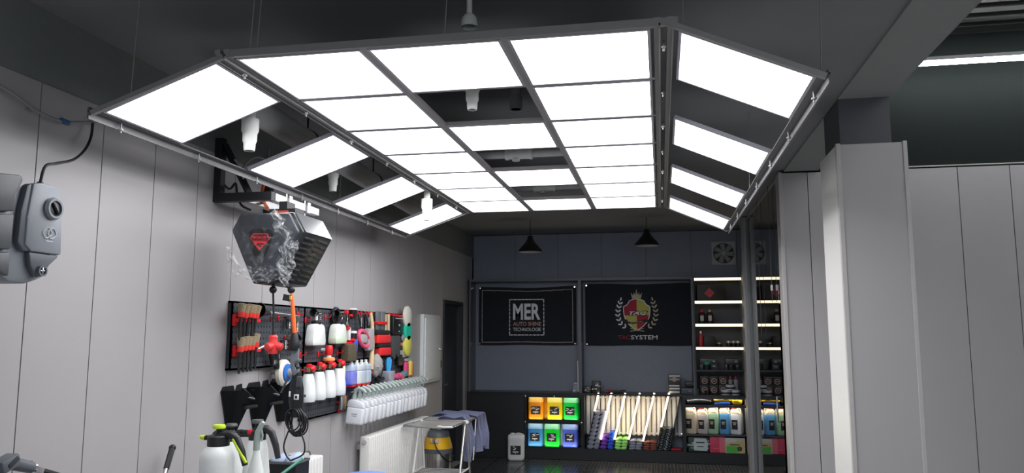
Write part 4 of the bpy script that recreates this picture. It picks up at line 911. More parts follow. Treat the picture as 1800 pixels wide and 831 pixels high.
# loose cables round the bracket
for nm, lab, pp, r_, m_ in (('cable', 'pale grey cable arching over the steel bracket to the canopy rail', [(372, 262, 4.2), (392, 268, 4.2), (412, 280, 4.15), (424, 298, 4.1), (430, 330, 4.2), (428, 346, 4.2)], .007, M('cable_pale', (.42, .42, .42), .5)),
                            ('cable', 'thin pale cable curving up to the pipes beside the second lit wing panel', [(424, 300, 4.3), (436, 284, 4.4), (452, 276, 4.5), (470, 279, 4.6), (474, 262, 4.7)], .006, M('cable_pale', (.42, .42, .42), .5)),
                            ('cable', 'black cable looping down from the steel bracket behind the reel unit', [(390, 300, 4.2), (393, 322, 4.2), (404, 332, 4.22), (414, 322, 4.24), (417, 340, 4.24), (424, 360, 4.2), (440, 369, 4.16)], .007, BLACK()),
                            ('hose', 'orange hose rising behind the canopy rail from the reel unit', [(482, 285, 4.55), (478, 300, 4.5), (470, 314, 4.48), (462, 330, 4.42), (462, 350, 4.4), (470, 366, 4.25)], .010, M('hose_orange', (.9, .16, .03), .4))):
    pts = [atY(*p) for p in pp]; tag(MB().tube(pts, r_, sm=5).obj(nm, m_), lab, nm)
# hanging cables and tools
YH = 4.02
def hang(pts, y=YH): return [atY(u, v, y) for u, v in pts]
pts = hang([(480, 509), (481, 545), (480, 570), (480, 588)])
t = thing('cord', 'thin black cord hanging from the reel unit to the red socket', 'cord', pts[0]); MB().tube([p - pts[0] for p in pts], .006).obj('cord', BLACK(), t)
c = atY(480, 606, YH); rs = M('socket_red', (.9, .06, .06), .4)
t = thing('socket_cluster', 'red multiple socket block hanging on the black cord before the pegboard', 'socket', c); t.scale = (.85, .85, .85)
MB().lathe([(0, .065), (.022, .064), (.03, .05), (.026, .03), (.03, .02), (.03, -.05), (.026, -.058), (0, -.06)], 16).obj('body', rs, t)
for a in (0, 2.1, 4.2):
    m_ = Matrix.Rotation(a + .3, 3, 'Z') @ Matrix.Rotation(R(105), 3, 'Y'); MB().lathe([(.022, .0), (.026, .03), (.024, .06), (.016, .064), (0, .064)], 14, (0, 0, .0), m_).obj('outlet', rs, t)
MB().lathe([(0, 0), (.012, .0), (.010, .02), (0, .02)], 12, (0, 0, .06)).obj('cord_grip', BLACK(), t)
pts = hang([(512, 509), (514, 530), (516, 560), (518, 585)])
t = thing('air_hose', 'orange air hose hanging from the reel unit to a black coupler', 'hose', pts[0]); q = [p - pts[0] for p in pts]
MB().tube(q, [.006, .011, .012, .012]).obj('hose', M('hose_orange', (.9, .16, .03), .4), t)
MB().box((-.02, -.01, -.045), (.045, .004, .035), rot=Matrix.Rotation(.2, 3, 'Y')).obj('tag', M('tag_black', (.03, .03, .028), .5), t)
MB().box((.004, -.012, -.045), (.01, .01, .02)).obj('tag_clip', M('clip_yellow', (.7, .5, .1), .5), t)
e = q[-1]; MB().lathe([(.013, .0), (.018, -.01), (.027, -.05), (.032, -.075), (.026, -.095), (0, -.095)], 16, e).obj('coupler', BLACK(), t)
p0 = e + Vector((0, 0, -.09)); b0_ = atY(521, 690, YH) + Vector((0, 0, .172)) - pts[0]; sg = M('hook_grey', (.22, .24, .27), .35, .3)
def Q(u, v): return atY(u, v, YH) - pts[0]
def flatp(name, pp, d, mat, dy=0): return MB().prism([(Q(u, v).x, Q(u, v).z) for u, v in pp], -d / 2 + dy, d / 2 + dy, bev=.002).obj(name, mat, t)
flatp('hook_plate', [(513, 612), (526, 612), (525, 630), (531, 632), (524, 637), (527, 650), (522, 665), (516, 662), (511, 645), (511, 632), (505, 628), (511, 625)], .012, sg)
MB().ball(b0_ + Vector((0, 0, 0)), .008, 12).obj('hook_pin', sg, t)
flatp('hook_plate', [(518, 640), (523, 641), (523, 650), (528, 648), (528, 654), (520, 660), (516, 655)], .02, sg, -.014)
# black power tool hanging on the hook with its coiled cord
b0 = atY(521, 690, YH)
t = thing('power_tool', 'long black power tool hanging by its handle with its cord coiled up', 'tool', b0)
MB().lathe([(0, .14), (.018, .14), (.026, .10), (.032, .06), (.04, .02), (.041, -.05), (.034, -.08), (.03, -.13), (0, -.135)], 16, sc=(1, .8, 1)).obj('body', M('tool_black', (.016, .017, .02), .4), t)
MB().box((.026, -.026, .06), (.03, .018, .06), .006, rot=Matrix.Rotation(.1, 3, 'Y')).obj('gear_head', M('tool_slate', (.07, .078, .09), .35), t)
MB().tube([(.0, .022 * math.cos(a), .150 + .022 * math.sin(a)) for a in [2 * PI * j / 14 for j in range(14)]], .005, 6, True).obj('hang_loop', BLACK(), t)
MB().box((-.022, -.034, -.005), (.009, .006, .03), .001).obj('switch', WHITE(), t)
MB().box((.018, -.036, -.02), (.026, .006, .028), .001).obj('sticker', WHITE(), t); MB().box((.018, -.0395, -.02), (.013, .001, .014)).obj('print', BLACK(), t)
MB().tube([(-.035, -.03, .09), (-.05, -.035, .05), (-.075, -.03, .0)], .006).obj('side_handle', M('tool_slate', (.07, .078, .09), .35), t)
co = MB()
for k in range(8):
    r_ = .040 + .005 * (k % 3); oy = -.03 + .009 * k
    co.tube([(r_ * 1.05 * math.sin(a) + .004 * (k % 4) - .002, oy + .004 * math.cos(3 * a), -.140 - .004 * k + r_ * 1.45 * math.cos(a)) for a in [2 * PI * j / 20 for j in range(20)]], .0045, 6, True)
co.obj('coiled_cord', M('cord_black', (.02, .02, .022), .35), t)
lp = [(-.02, 0, -.19), (-.045, -.01, -.24), (-.05, -.01, -.29), (-.03, 0, -.325), (.01, .01, -.34)]
MB().tube([(-.02, 0, -.17), (-.04, -.01, -.22), (-.058, -.01, -.285), (-.045, 0, -.335), (-.02, 0, -.36)], .0045, sm=6).tube([(.03, 0, -.17), (.04, -.01, -.21), (.062, -.01, -.27), (.05, 0, -.325), (-.02, 0, -.36)], .0045, sm=6).obj('cord_loop', M('cord_black', (.02, .02, .022), .35), t)

# ---- pegboards
c, w, h = LW(407, 530, 520, 649, .02)
a = atX(409, 530, XL + .03); b = atX(716, 550, XL + .03); zb = atX(405, 651, XL + .03).z; zl = atX(560, 733, XL + .03).z; yl0 = atX(531, 700, XL + .03).y
PT = a.z + .005; PY0, PY1 = a.y, b.y + .06
pg = pegboard_mat()
PBX = XL + .03
def board(y0, y1, z0, z1, label):
    t = thing('pegboard', label, 'pegboard', (XL, (y0 + y1) / 2, (z0 + z1) / 2), HALF, 'black tool pegboards')
    w, h = y1 - y0, z1 - z0
    MB().span((-w / 2, -.03, -h / 2), (w / 2, -.022, h / 2)).obj('perforated_sheet', pg, t)
    MB().span((-w / 2, -.03, -h / 2), (-w / 2 + .012, 0, h / 2)).span((w / 2 - .012, -.03, -h / 2), (w / 2, 0, h / 2)).span((-w / 2, -.03, h / 2 - .012), (w / 2, 0, h / 2)).span((-w / 2, -.03, -h / 2), (w / 2, 0, -h / 2 + .012)).obj('flange', M('pegboard_edge', (.03, .033, .04), .45), t)
    for x in (-w / 2 + .1, w / 2 - .1): MB().cyl((x, -.034, h / 2 - .02), (x, -.028, h / 2 - .02), .008, n=10).obj('screw', BLACK(), t)
ym = yl0 - .005
board(PY0, ym, zb, PT, 'black pegboard with the brushes, at the near end of the tool wall')
y2 = atX(640, 600, PBX).y
board(ym + .004, y2, zb, PT, 'black pegboard with white spray bottles in the middle of the tool wall')
board(y2 + .004, PY1, zb, PT, 'black pegboard with gloves and pads at the far end of the tool wall')
board(ym + .004, y2, zl, zb - .004, 'lower black pegboard under the row of red capped foam bottles')
board(y2 + .004, PY1, zl, zb - .004, 'lower black pegboard behind the hanging row of trigger bottles')
# generic pieces fixed to the pegboard: local x along the wall, -y into the room
def peg(name, label, cat, u0, v0, u1, v1, d=.06, group=None):
    c, w, h = LW(u0, v0, u1, v1, d)
    t = thing(name, label, cat, (PBX, c.y, c.z), HALF, group); return t, w, h
RD = M('peg_red', (.80, .015, .025), .4)
BRI = M('bristle_tan', (.33, .26, .16), .95, bump=.8, scale=90)
BRR = M('ferrule_red', (.85, .05, .04), .35)
HBL = M('handle_black', (.012, .013, .015), .4)
for row, (v0, vf, vb, vh, u0, u1, w_) in enumerate(((536, 551, 560, 600, 412, 451, 'upper'), (588, 604, 613, 650, 412, 449, 'lower'))):
    t, w, h = peg('brush_holder', 'red plastic brush holder bar of the %s brush row' % w_, 'holder', 416, vb, 449, vb + 6, .06, 'red brush holders')
    MB().box((0, -.055, 0), (w, .03, .02), .004).box((-w / 2 + .01, -.012, -.0), (.03, .024, .07), .005).box((-w / 2 + .01, -.035, 0), (.02, .05, .02), .004).box((w / 2 - .01, -.02, 0), (.02, .04, .02), .004).obj('bar', RD, t)
    zs = [LW(430, a_, 431, a_ + 1, .08)[0].z for a_ in (v0, vf, vb, vh)]
    us = (421, 428, 435, 441.5, 447) if row == 0 else (420, 427, 433.5, 440, 446.5)
    nm = ('first', 'second', 'third', 'fourth', 'fifth')
    for k, u in enumerate(us):
        c = atX(u, vb, XL + .095); dz = rnd.uniform(-.01, .012) - (.012 if (row == 1 and k == 0) else 0); lean = .18
        t = thing('detailing_brush', '%s tan bristle brush with red collar from the near end of the %s row' % (nm[k], w_), 'brush', (PBX + .075, c.y, zs[2] + dz), HALF, 'detailing brushes'); t.rotation_euler = (R(rnd.uniform(-3, 3)), R(rnd.uniform(2, 7)), HALF)
        hb, hf = zs[0] - zs[1], zs[1] - zs[2]
        MB().lathe([(.024, hf), (.03, hf + hb * .5), (.035, hf + hb * .92), (.024, hf + hb), (0, hf + hb * 1.01)], 14, sc=(1, .7, 1)).obj('bristles', BRI, t)
        MB().lathe([(0, 0), (.019, .0), (.024, .012), (.025, hf), (0, hf)], 14, sc=(1, .75, 1)).obj('ferrule', BRR, t)
        MB().lathe([(0, .0), (.012, 0), (.009, -.04), (.0115, -.09), (.008, -(zs[2] - zs[3])), (0, -(zs[2] - zs[3]))], 12, sc=(1, .8, 1)).obj('handle', HBL, t)
def hook(u, v, label, long=.05):
    c = atX(u, v, PBX); t = thing('peg_hook', label, 'hook', (PBX, c.y, c.z), HALF, 'red pegboard hooks')
    MB().box((0, -.005, 0), (.017, .010, .045), .004).obj('plate', RD, t)
    MB().tube([(0, -.008, .0), (0, -long * .8, .0), (0, -long, .012), (0, -long, .022)], .0042, 7).obj('prong', RD, t)
for u, v, l in ((476, 558, 'red hook holding the near part of the long black trumpet gun'), (488, 558, 'red hook under the barrel of the long black trumpet gun'), (522, 553, 'red hook at the tail of the long black trumpet gun'), (536, 562, 'red hook beside the neck of the near white spray bottle'), (571, 558, 'red hook beside the black ring'), (526, 624, 'red hook at the lower edge beside the hanging grey hook plate'), (558, 622, 'red hook to the near side of the red polisher'), (592, 620, 'red hook to the far side of the red polisher'), (440, 615, 'red hook under the lower brush row'), (500, 595, 'red hook behind the red socket block'),
                (617, 548, 'red hook over the first spray trigger'), (620, 552, 'red hook holding the white rimmed bottle head'), (626, 550, 'red hook over the near pink brush handle'), (634, 551, 'red hook over the far pink brush handle'), (641, 551, 'red hook over the grey brush handle'), (646, 552, 'red hook next to the wooden brush handle'), (683, 553, 'red hook at the near end of the black glove pack'), (707, 557, 'red hook at the far end of the black glove pack'), (594, 722, 'red hook under the brown sponge pad'), (600, 700, 'red hook holding the blue pad')):
    hook(u, v, l)
# trumpet gun
t, w, h = peg('trumpet_gun', 'black trumpet nozzle air gun with a long silver barrel hung on red hooks', 'gun', 455, 541, 526, 558, .09)
MB().lathe([(.046, 0), (.048, .004), (.03, .05), (.02, .10), (.014, .13), (0, .13)], 20, (-w / 2 + .0, -.06, .01), Matrix.Rotation(R(97), 3, 'Y')).obj('trumpet', BLACK(), t)
MB().cyl((-w / 2 + .12, -.06, -.004), (w / 2, -.06, -.02), .011).obj('barrel', STEEL(), t)
MB().cyl((-w / 2 + .16, -.06, -.01), (-w / 2 + .20, -.06, -.045), .014).obj('valve', CHROME(), t); MB().box((w / 2 - .1, -.06, -.04), (.06, .03, .04), .006).obj('trigger', CHROME(), t)
# silver fittings tool
for (u, v0, v1, lab) in ((507, 556, 578, 'silver quick connect air tool with dark handle behind the orange hose'), (521, 565, 584, 'small silver blow gun beside the orange hose'), (500, 598, 614, 'small chrome nozzle hanging beside the red socket block')):
    t, w, h = peg('air_fitting', lab, 'tool', u - 4, v0, u + 4, v1, .06, 'air fittings')
    g = MB()
    for k, r_ in enumerate((.012, .017, .011, .018, .012)): g.cyl((0, -.04, h / 2 - h * k / 5), (0, -.04, h / 2 - h * (k + .8) / 5), r_, n=12)
    g.obj('fitting', CHROME(), t)
    MB().tube([(-.012, -.02, h / 2 - .01), (-.035, -.035, 0), (-.03, -.04, -h / 2)], .008).cyl((0, -.04, h / 2 - .005), (0, 0, h / 2 - .005), .007).obj('handle', BLACK(), t)
t, w, h = peg('blow_gun', 'black tornado gun with a silver nozzle hanging behind the red socket block', 'gun', 452, 600, 496, 632, .08)
MB().lathe([(0, 0), (.01, 0), (.014, .1), (.022, .16), (0, .16)], 14, (-w / 2, -.05, .01), Matrix.Rotation(R(78), 3, 'Y')).obj('nozzle', STEEL(), t)
MB().box((.0, -.05, .03), (.08, .035, .05), .012, rot=Matrix.Rotation(-.2, 3, 'Y')).cyl((.01, -.05, .02), (.05, -.05, -.10), .019).cyl((.07, -.05, .02), (.10, -.05, -.12), .02).cyl((0, -.05, .03), (0, 0, .03), .01).obj('grip', BLACK(), t)
for x in (.045, .095): MB().cyl((x, -.052, -.06 if x < .06 else -.02), (x + .006, -.052, -.085 if x < .06 else -.05), .023).obj('band', CHROME(), t)
t, w, h = peg('hose_coil', 'small coil of thin black and grey tube behind the black coupler', 'hose', 496, 583, 530, 612, .05)
g = MB()
for k in range(4): g.tube([(w * .32 * math.cos(a), -.02 - .008 * k, h * .4 * math.sin(a)) for a in [2 * PI * j / 18 for j in range(18)]], .005, 6, True)
g.obj('coil', M('cord_black', (.02, .02, .022), .35), t)
# spray bottles
def spray(u0, v0, u1, v1, vn, label, col, cap, tint=None):
    t, w, h = peg('foam_bottle', label, 'bottle', u0, v0, u1, v1, .08); d = .07
    w *= .8; MB().prism([(-w * .47, -h / 2), (w * .47, -h / 2), (w * .5, -h * .3), (w * .42, h * .25), (w * .34, h * .44), (w * .2, h / 2), (-w * .2, h / 2), (-w * .34, h * .44), (-w * .42, h * .25), (-w * .5, -h * .3)], -.055 - d / 2, -.055 + d / 2, bev=.012).obj('body', M('milk_%.2f_%.2f' % (col[0], col[2]), col, .35, sss=.2), t)
    if tint: MB().prism([(-w * .465, -h * .5), (w * .465, -h * .5), (w * .503, -h * .3), (w * .48, -h * .16), (-w * .48, -h * .16), (-w * .503, -h * .3)], -.056 - d / 2, -.054 + d / 2, bev=.012).obj('liquid', M('liquid_pale_green', tint, .35, sss=.2), t)
    z = h / 2; hn = (LW(u0, vn, u1, v0, .08)[2])
    MB().lathe([(.02, 0), (.035, .0), (.035, .02), (.022, .03), (0, .03)], 16, (0, -.055, z - .004)).obj('collar', BLACK(), t)
    MB().cyl((0, -.055, z + .02), (0, -.055, z + hn * .7), .012).obj('neck', cap, t)
    MB().lathe([(.03, 0), (.028, .02), (.014, .07), (0, .08)], 16, (-.06, -.06, z + hn * .82), Matrix.Rotation(R(95), 3, 'Y')).obj('nozzle', BLACK(), t)
    MB().cyl((-.0, -.06, z + hn * .8), (.06, -.06, z + hn * .85), .011).tube([(.05, -.06, z + hn * .85), (.07, -.06, z + hn * .5), (.06, -.06, z + hn * .3)], .006).obj('head', CHROME(), t)
    return t
spray(539, 569, 568, 607, 545, 'white foam bottle with a black trumpet nozzle hanging on the pegboard', (.82, .84, .82), WHITE())
spray(580, 569, 605, 604, 548, 'foam bottle holding pale green liquid beside the black ring', (.80, .86, .76), BLACK(), (.62, .80, .55))
c = atX(584, 555, PBX); t = thing('rubber_ring', 'black rubber backing ring hanging on a red hook over the green foam bottle', 'ring', (PBX, c.y, c.z), HALF)
MB().tube([(.055 * math.cos(a), -.03, .055 * math.sin(a)) for a in [2 * PI * j / 22 for j in range(22)]], .017, 10, True).obj('ring', BLACK(), t); MB().cyl((0, -.028, 0), (0, -.0, 0), .045, n=18).obj('disc', M('disc_dark', (.03, .03, .033), .5), t)
# red polisher with orange pad
t, w, h = peg('mini_polisher', 'small red polisher with an orange foam pad pointing down', 'polisher', 566, 606, 586, 637, .08)
MB().lathe([(0, .065), (.022, .064), (.028, .052), (.028, .0), (.02, -.012), (0, -.012)], 18, (0, -.06, .0)).box((.03, -.06, .01), (.022, .024, .036), .008).obj('body', M('polisher_red', (.80, .03, .03), .35), t)
MB().cyl((0, -.06, -.028), (0, -.06, -.008), .018).cyl((0, -.06, .03), (0, 0, .03), .012).obj('collar', WHITE(), t)
MB().lathe([(0, -.026), (.036, -.026), (.045, -.034), (.046, -.05), (.04, -.056), (0, -.056)], 22, (0, -.06, 0)).obj('foam_pad', M('pad_orange', (.78, .36, .14), .9, bump=.3), t)
MB().lathe([(0, -.056), (.041, -.056), (.037, -.066), (0, -.066)], 22, (0, -.06, 0)).obj('pad_face', M('pad_brown', (.22, .08, .04), .9, bump=.3), t)
# four foam lance bottles with red caps
us = ((529, 551, 657, 706), (548, 570, 653, 702), (567, 587, 650, 698), (583, 605, 647, 694))
for k, (u0, u1, v0, v1) in enumerate(us):
    nm = ('nearest', 'second', 'third', 'farthest')[k]
    t, w, h = peg('foam_lance', 'white foam lance bottle with red cap and brass valve, %s of the row of four' % nm, 'bottle', u0, v0, u1, v1, .1, 'foam lance bottles with red caps')
    w = .115
    MB().lathe([(0, -h / 2), (w * .44, -h / 2), (w * .5, -h / 2 + .015), (w * .5, -h * .2), (w * .42, h * .2), (w * .34, h * .42), (w * .28, h / 2), (0, h / 2)], 20, (0, -.075, 0), sc=(1.12, .95, 1)).obj('body', M('lance_white', (.82, .85, .84), .35, sss=.15), t)
    MB().lathe([(0, 0), (.030, 0), (.030, .014), (0, .015)], 16, (0, -.075, h / 2)).obj('collar', BLACK(), t)
    MB().cyl((-.01, -.08, h / 2 + .012), (-.014, -.085, h / 2 + .05), .013).cyl((-.016, -.085, h / 2 + .03), (.016, -.085, h / 2 + .034), .011).obj('valve', M('brass', (.72, .52, .26), .25, 1), t)
    MB().lathe([(0, 0), (.02, 0), (.022, .008), (.02, .022), (0, .024)], 12, (-.014, -.085, h / 2 + .048)).obj('cap', RD, t)
    MB().lathe([(0, 0), (.014, 0), (.022, .012), (.024, .042), (.02, .048), (0, .048)], 16, (.012, -.085, h / 2 + .03), Matrix.Rotation(R(80), 3, 'Y')).obj('nozzle', RD, t, 'red fan nozzle')
    MB().span((-.02, -.06, h / 2 + .022), (.02, 0, h / 2 + .032)).obj('hanger', RD, t)
# round pads
def pad(label, u, v, rad, mat, back=None, tilt=0, d=.06, thick=.03, group='round polishing pads'):
    c = atX(u, v, XL + .03 + d); t = thing('polishing_pad', label, 'pad', (PBX, c.y, c.z), HALF, group); t.rotation_euler = (0, 0, HALF)
    mx = Matrix.Rotation(PI / 2, 3, 'X') @ Matrix.Rotation(R(tilt), 3, 'Y')
    MB().lathe([(0, thick), (rad * .85, thick), (rad, thick * .6), (rad, 0), (0, 0)], 24, (0, -d + thick, 0), mx).obj('foam', mat, t)
    MB().lathe([(0, .0), (rad * .9, .0), (rad * .8, -.012), (.02, -.018), (0, -.018)], 20, (0, -d + thick, 0), mx).obj('backing', back or BLACK(), t)
    MB().cyl((0, -d + thick, 0), (0, 0, 0), .01).obj('peg', RD, t)
pad('round cream pad beside the last foam lance bottle', 606, 657, .075, CREAM(), tilt=25)
pad('round bright blue pad under the cream pad', 607, 683, .075, M('pad_blue', (.01, .22, .85), .7), tilt=25)
pad('round brown pad with a white rim near the bottom of the lower pegboard', 607, 707, .07, M('pad_fur', (.18, .13, .08), .95, bump=.6), WHITE(), 30, .07)
pad('round white pad at the top of the far pegboard edge', 719, 557, .11, M('pad_white', (.78, .76, .66), .9, bump=.2), d=.08)
pad('round green pad under the white one at the far pegboard edge', 719, 582, .10, M('pad_green', (.02, .55, .36), .8), d=.08)
pad('round yellow pad under the green one at the far pegboard edge', 719, 606, .11, M('pad_yellow', (.78, .75, .14), .8), d=.08)
c = atX(501, 655, XL + .10); t = thing('buffing_pad', 'cream wool buffing pad with a blue core hanging under the near pegboard', 'pad', (PBX, c.y, c.z), HALF)
MB().lathe([(0, -.03), (.07, -.03), (.088, -.015), (.088, .01), (.075, .024), (0, .024)], 24, (0, -.06, 0), Matrix.Rotation(PI / 2, 3, 'X')).obj('wool', CREAM(), t)
MB().lathe([(0, .02), (.06, .02), (.06, .034), (.03, .04), (0, .04)], 20, (0, -.06, 0), Matrix.Rotation(PI / 2, 3, 'X')).obj('core', M('pad_core_blue', (.03, .16, .55), .6), t)
MB().cyl((0, -.09, 0), (0, -.14, 0), .03, .026).cyl((0, -.06, 0), (0, .028, 0), .012).obj('spindle', M('spindle_grey', (.4, .42, .42), .4), t)
# middle cluster
t, w, h = peg('scrub_brush', 'dark brown block brush hanging under the white trigger heads', 'brush', 600, 604, 618, 635, .07)
mb = MB().box((0, -.06, 0), (w * .85, .07, h), .012, 3); mb.obj('bristles', M('bristle_brown', (.10, .08, .05), .95, bump=1, scale=70), t)
MB().box((.01, -.03, .0), (.02, .05, h * .98), .004).obj('block', M('block_dark', (.035, .03, .025), .5), t)
MB().cyl((0, -.05, h * .45), (0, 0, h * .52), .01).box((0, -.05, h * .55), (w * .9, .03, .02), .006).obj('hanger', RD, t)
for (u0, u1, v0, v1, lab, m_) in ((603, 609, 547, 572, 'chrome and white spray trigger head on the middle pegboard', CHROME()), (605, 612, 575, 598, 'milky white spray neck under the chrome trigger head', MILK())):
    t, w, h = peg('trigger_sprayer', lab, 'sprayer', u0, v0, u1, v1, .06); MB().box((0, -.05, 0), (w * .5, .03, h), .008).cyl((w * .2, -.05, h * .3), (w * .2, -.05, -h * .45), .01).cyl((0, -.05, h * .4), (0, 0, h * .4), .008).obj('body', m_, t); MB().box((-w * .2, -.05, h * .42), (.04, .03, .03), .006).obj('trigger', RD, t)
t, w, h = peg('brush_bottle', 'black topped bottle head hanging in a red holder near the blue bottle', 'bottle', 612, 543, 620, 562, .06)
MB().lathe([(0, -h * .4), (.02, -h * .4), (.026, 0), (.036, h * .35), (.036, h * .45), (0, h * .5)], 16, (0, -.05, 0)).obj('body', BLACK(), t); MB().lathe([(0, h * .44), (.04, h * .44), (.03, h * .56), (0, h * .58)], 16, (0, -.05, 0)).obj('lid', WHITE(), t); MB().box((0, -.03, -h * .1), (.09, .06, .02), .005).obj('holder', RD, t)
t, w, h = peg('spray_bottle', 'blue bottle with black top in a red holder', 'bottle', 612, 581, 624, 618, .07)
MB().lathe([(0, -h / 2), (.03, -h / 2), (.034, -h * .2), (.032, h * .1), (.03, h * .12), (0, h * .12)], 16, (.012, -.055, 0)).obj('body', M('bottle_blue', (.04, .10, .62), .3), t)
MB().lathe([(0, h * .1), (.03, h * .1), (.032, h * .38), (0, h * .38)], 16, (-.01, -.055, 0)).obj('top', BLACK(), t); MB().lathe([(0, h * .38), (.032, h * .38), (.03, h * .48), (0, h * .5)], 16, (-.01, -.055, 0)).obj('lid', WHITE(), t)
MB().box((0, -.04, h * .06), (.10, .08, .022), .005).obj('holder', RD, t)
pk = M('pink_rubber', (.80, .10, .20), .45); gb = M('bristle_grey', (.38, .37, .38), .95, bump=.6)
for (u0, u1, v0, v1, vh, frame, lab) in ((624, 646, 581, 609, 549, True, 'pink framed brush with grey bristles and black handle'), (641, 653, 577, 616, 549, False, 'grey rectangular brush with black handle beside the pink one')):
    t, w, h = peg('wheel_brush', lab, 'brush', u0, v0, u1, v1, .07); hh = LW(u0, vh, u1, v0, .07)[2]
    if frame:
        MB().tube([(w * .42 * math.cos(a), -.06, h * .46 * math.sin(a) + w * .1 * math.cos(a) * -1) for a in [2 * PI * j / 20 for j in range(20)]], .017, 8, True).obj('head_frame', pk, t)
        MB().box((0, -.05, 0), (w * .55, .04, h * .6), .015, 3).obj('bristles', gb, t)
    else: MB().box((0, -.05, 0), (w * .8, .05, h), .012, 3).obj('bristles', gb, t)
    MB().tube([(-w * .05, -.05, h * .42), (-w * .12, -.045, h * .5 + hh * .4), (-w * .16, -.03, h * .5 + hh * .85), (-w * .16, -.012, h * .5 + hh)], [.014, .012, .01, .008]).obj('handle', BLACK(), t)
    MB().box((-w * .13, -.052, h * .5 + hh * .45), (.012, .008, hh * .5), .003).obj('grip_inlay', M('grip_grey', (.35, .35, .36), .4), t)
wd = M('beech_wood', (.66, .50, .30), .5, var=.12, scale=14)
t, w, h = peg('body_brush', 'long pale wooden brush with a round grey wool head', 'brush', 646, 549, 664, 657, .08)
MB().tube([(-.02, -.03, h * .5), (-.012, -.045, h * .3), (-.02, -.055, 0), (-.05, -.06, -h * .3), (-.06, -.06, -h * .42)], [.017, .018, .019, .024, .026], 10).obj('handle', wd, t)
mb = MB().ball((.04, -.07, -h * .36), .095, 20, (.72, .6, 1.05)); [setattr(v, 'co', v.co * 1) for v in mb.bm.verts]
for v in mb.bm.verts: v.co += v.normal * .006 * math.sin(v.co.x * 90 + v.co.z * 110)
mb.obj('wool_head', M('wool_grey', (.36, .35, .34), 1, bump=1, scale=60), t)
MB().cyl((-.02, -.03, h * .47), (-.02, 0, h * .47), .008).obj('peg', RD, t)
t, w, h = peg('wash_mitt', 'black and red striped wash mitt hanging beside two wooden sticks', 'mitt', 656, 580, 680, 625, .08)
bl_, rd_ = M('mitt_black', (.015, .015, .016), .9), M('mitt_red', (.78, .025, .03), .8)
for k, (m_, a, b, ww) in enumerate(((bl_, .5, .32, .92), (rd_, .32, -.02, .94), (bl_, -.02, -.18, .90), (rd_, -.18, -.5, .82))):
    MB().box((-.01 + .02 * k, -.06, h * (a + b) / 2), (w * ww, .06, h * (a - b)), .012, 3).obj('band', m_, t)
t, w, h = peg('clear_bag', 'pair of clear plastic sleeves held by a red clip above the striped mitt', 'sleeve', 657, 547, 674, 580, .06)
for s in (-1, 1): MB().box((s * w * .25, -.045, 0), (w * .42, .02, h), .008).obj('sleeve', M('sleeve_grey', (.16, .17, .18), .25, var=.4, scale=12), t)
MB().box((0, -.05, -h * .12), (w * .95, .05, .028), .006).obj('clip', RD, t)
for k, u in enumerate((674.5, 680)):
    t, w, h = peg('wooden_stick', 'pale wooden stick %s the striped mitt' % ('right behind' if k == 0 else 'second behind'), 'stick', u - 2, 552, u + 2, 620 - 20 * (k == 0), .04)
    MB().tube([(0, -.02, h / 2), (.004, -.022, 0), (-.012, -.022, -h / 2)], .016, 10).obj('stick', wd, t); MB().cyl((0, -.03, h * .46), (0, 0, h * .46), .007).obj('peg', RD, t)
# four clear trigger-less bottles
for k, (u0, u1, col, up, lab) in enumerate(((610, 620, (.22, .24, .72), (.48, .58, .82), 'bottle two thirds full of violet liquid'), (620, 629, (.78, .80, .86), (.74, .78, .84), 'milky white flat bottle beside the violet one'), (629, 637, (.48, .56, .64), (.5, .58, .66), 'pale grey blue flat bottle, third of four'), (636, 645, (.50, .60, .74), (.55, .63, .75), 'pale blue flat bottle, last of four'))):
    t, w, h = peg('dilution_bottle', lab, 'bottle', u0, 641 - k * .7, u1, 676 - k * 1.2, .08, 'flat dilution bottles')
    MB().box((0, -.06, -h * .16), (w * .96, .07, h * .68), .012, 3).obj('body', M('dil_%d' % k, col, .3, sss=.2), t); MB().box((0, -.06, h * .33), (w * .95, .068, h * .34), .012, 3).obj('shoulder', M('dilu_%d' % k, up, .3, sss=.2), t)
    MB().lathe([(0, h * .5), (.02, h * .5), (.02, h * .58), (.012, h * .6), (.014, h * .72), (0, h * .73)], 12, (0, -.06, 0)).obj('neck', MILK(), t)
    MB().box((0, -.045, -h * .53), (w * .7, .09, .022), .005).obj('holder', RD, t)
# far section
bgl = M('glove_black', (.02, .021, .023), .45, var=.4, scale=20)
t, w, h = peg('glove_pack', 'black glove pack with a small white mark hanging at the top of the far pegboard', 'pack', 686, 555, 705, 588, .05)
MB().box((0, -.035, 0), (w, .04, h), .008, 3).obj('pack', M('pack_black', (.014, .015, .017), .35), t)
MB().prism([(-.03, 0), (0, .012), (.03, 0), (0, -.012)], -.058, -.055).box((0, -.056, -h * .32), (.03, .002, .01)).box((0, -.056, h * .36), (w * .7, .002, .008)).obj('print', M('print_pale', (.5, .5, .5), .5), t)
MB().box((0, -.03, h * .5), (w * .8, .05, .024), .005).obj('clip', RD, t)
t, w, h = peg('rubber_glove', 'dark grey crinkled rubber gloves hanging under the glove pack', 'gloves', 683, 588, 698, 632, .06)
for k in range(4): MB().tube([(w * (-.36 + .2 * k), -.045 - .008 * (k % 2), h * .45), (w * (-.3 + .2 * k), -.05, .1 * h), (w * (-.28 + .22 * k), -.048, -h * (.3 + .08 * ((k + 1) % 3)))], [.03, .032, .014], 8).obj('finger' if k else 'palm', M('rubber_grey', (.07, .072, .075), .5, bump=.5), t)
MB().cyl((0, -.05, h * .42), (0, 0, h * .42), .01).obj('peg', RD, t)
t, w, h = peg('accessory_pack', 'black accessory pack with a white label and pink band beside the gloves', 'pack', 697, 590, 708, 642, .05)
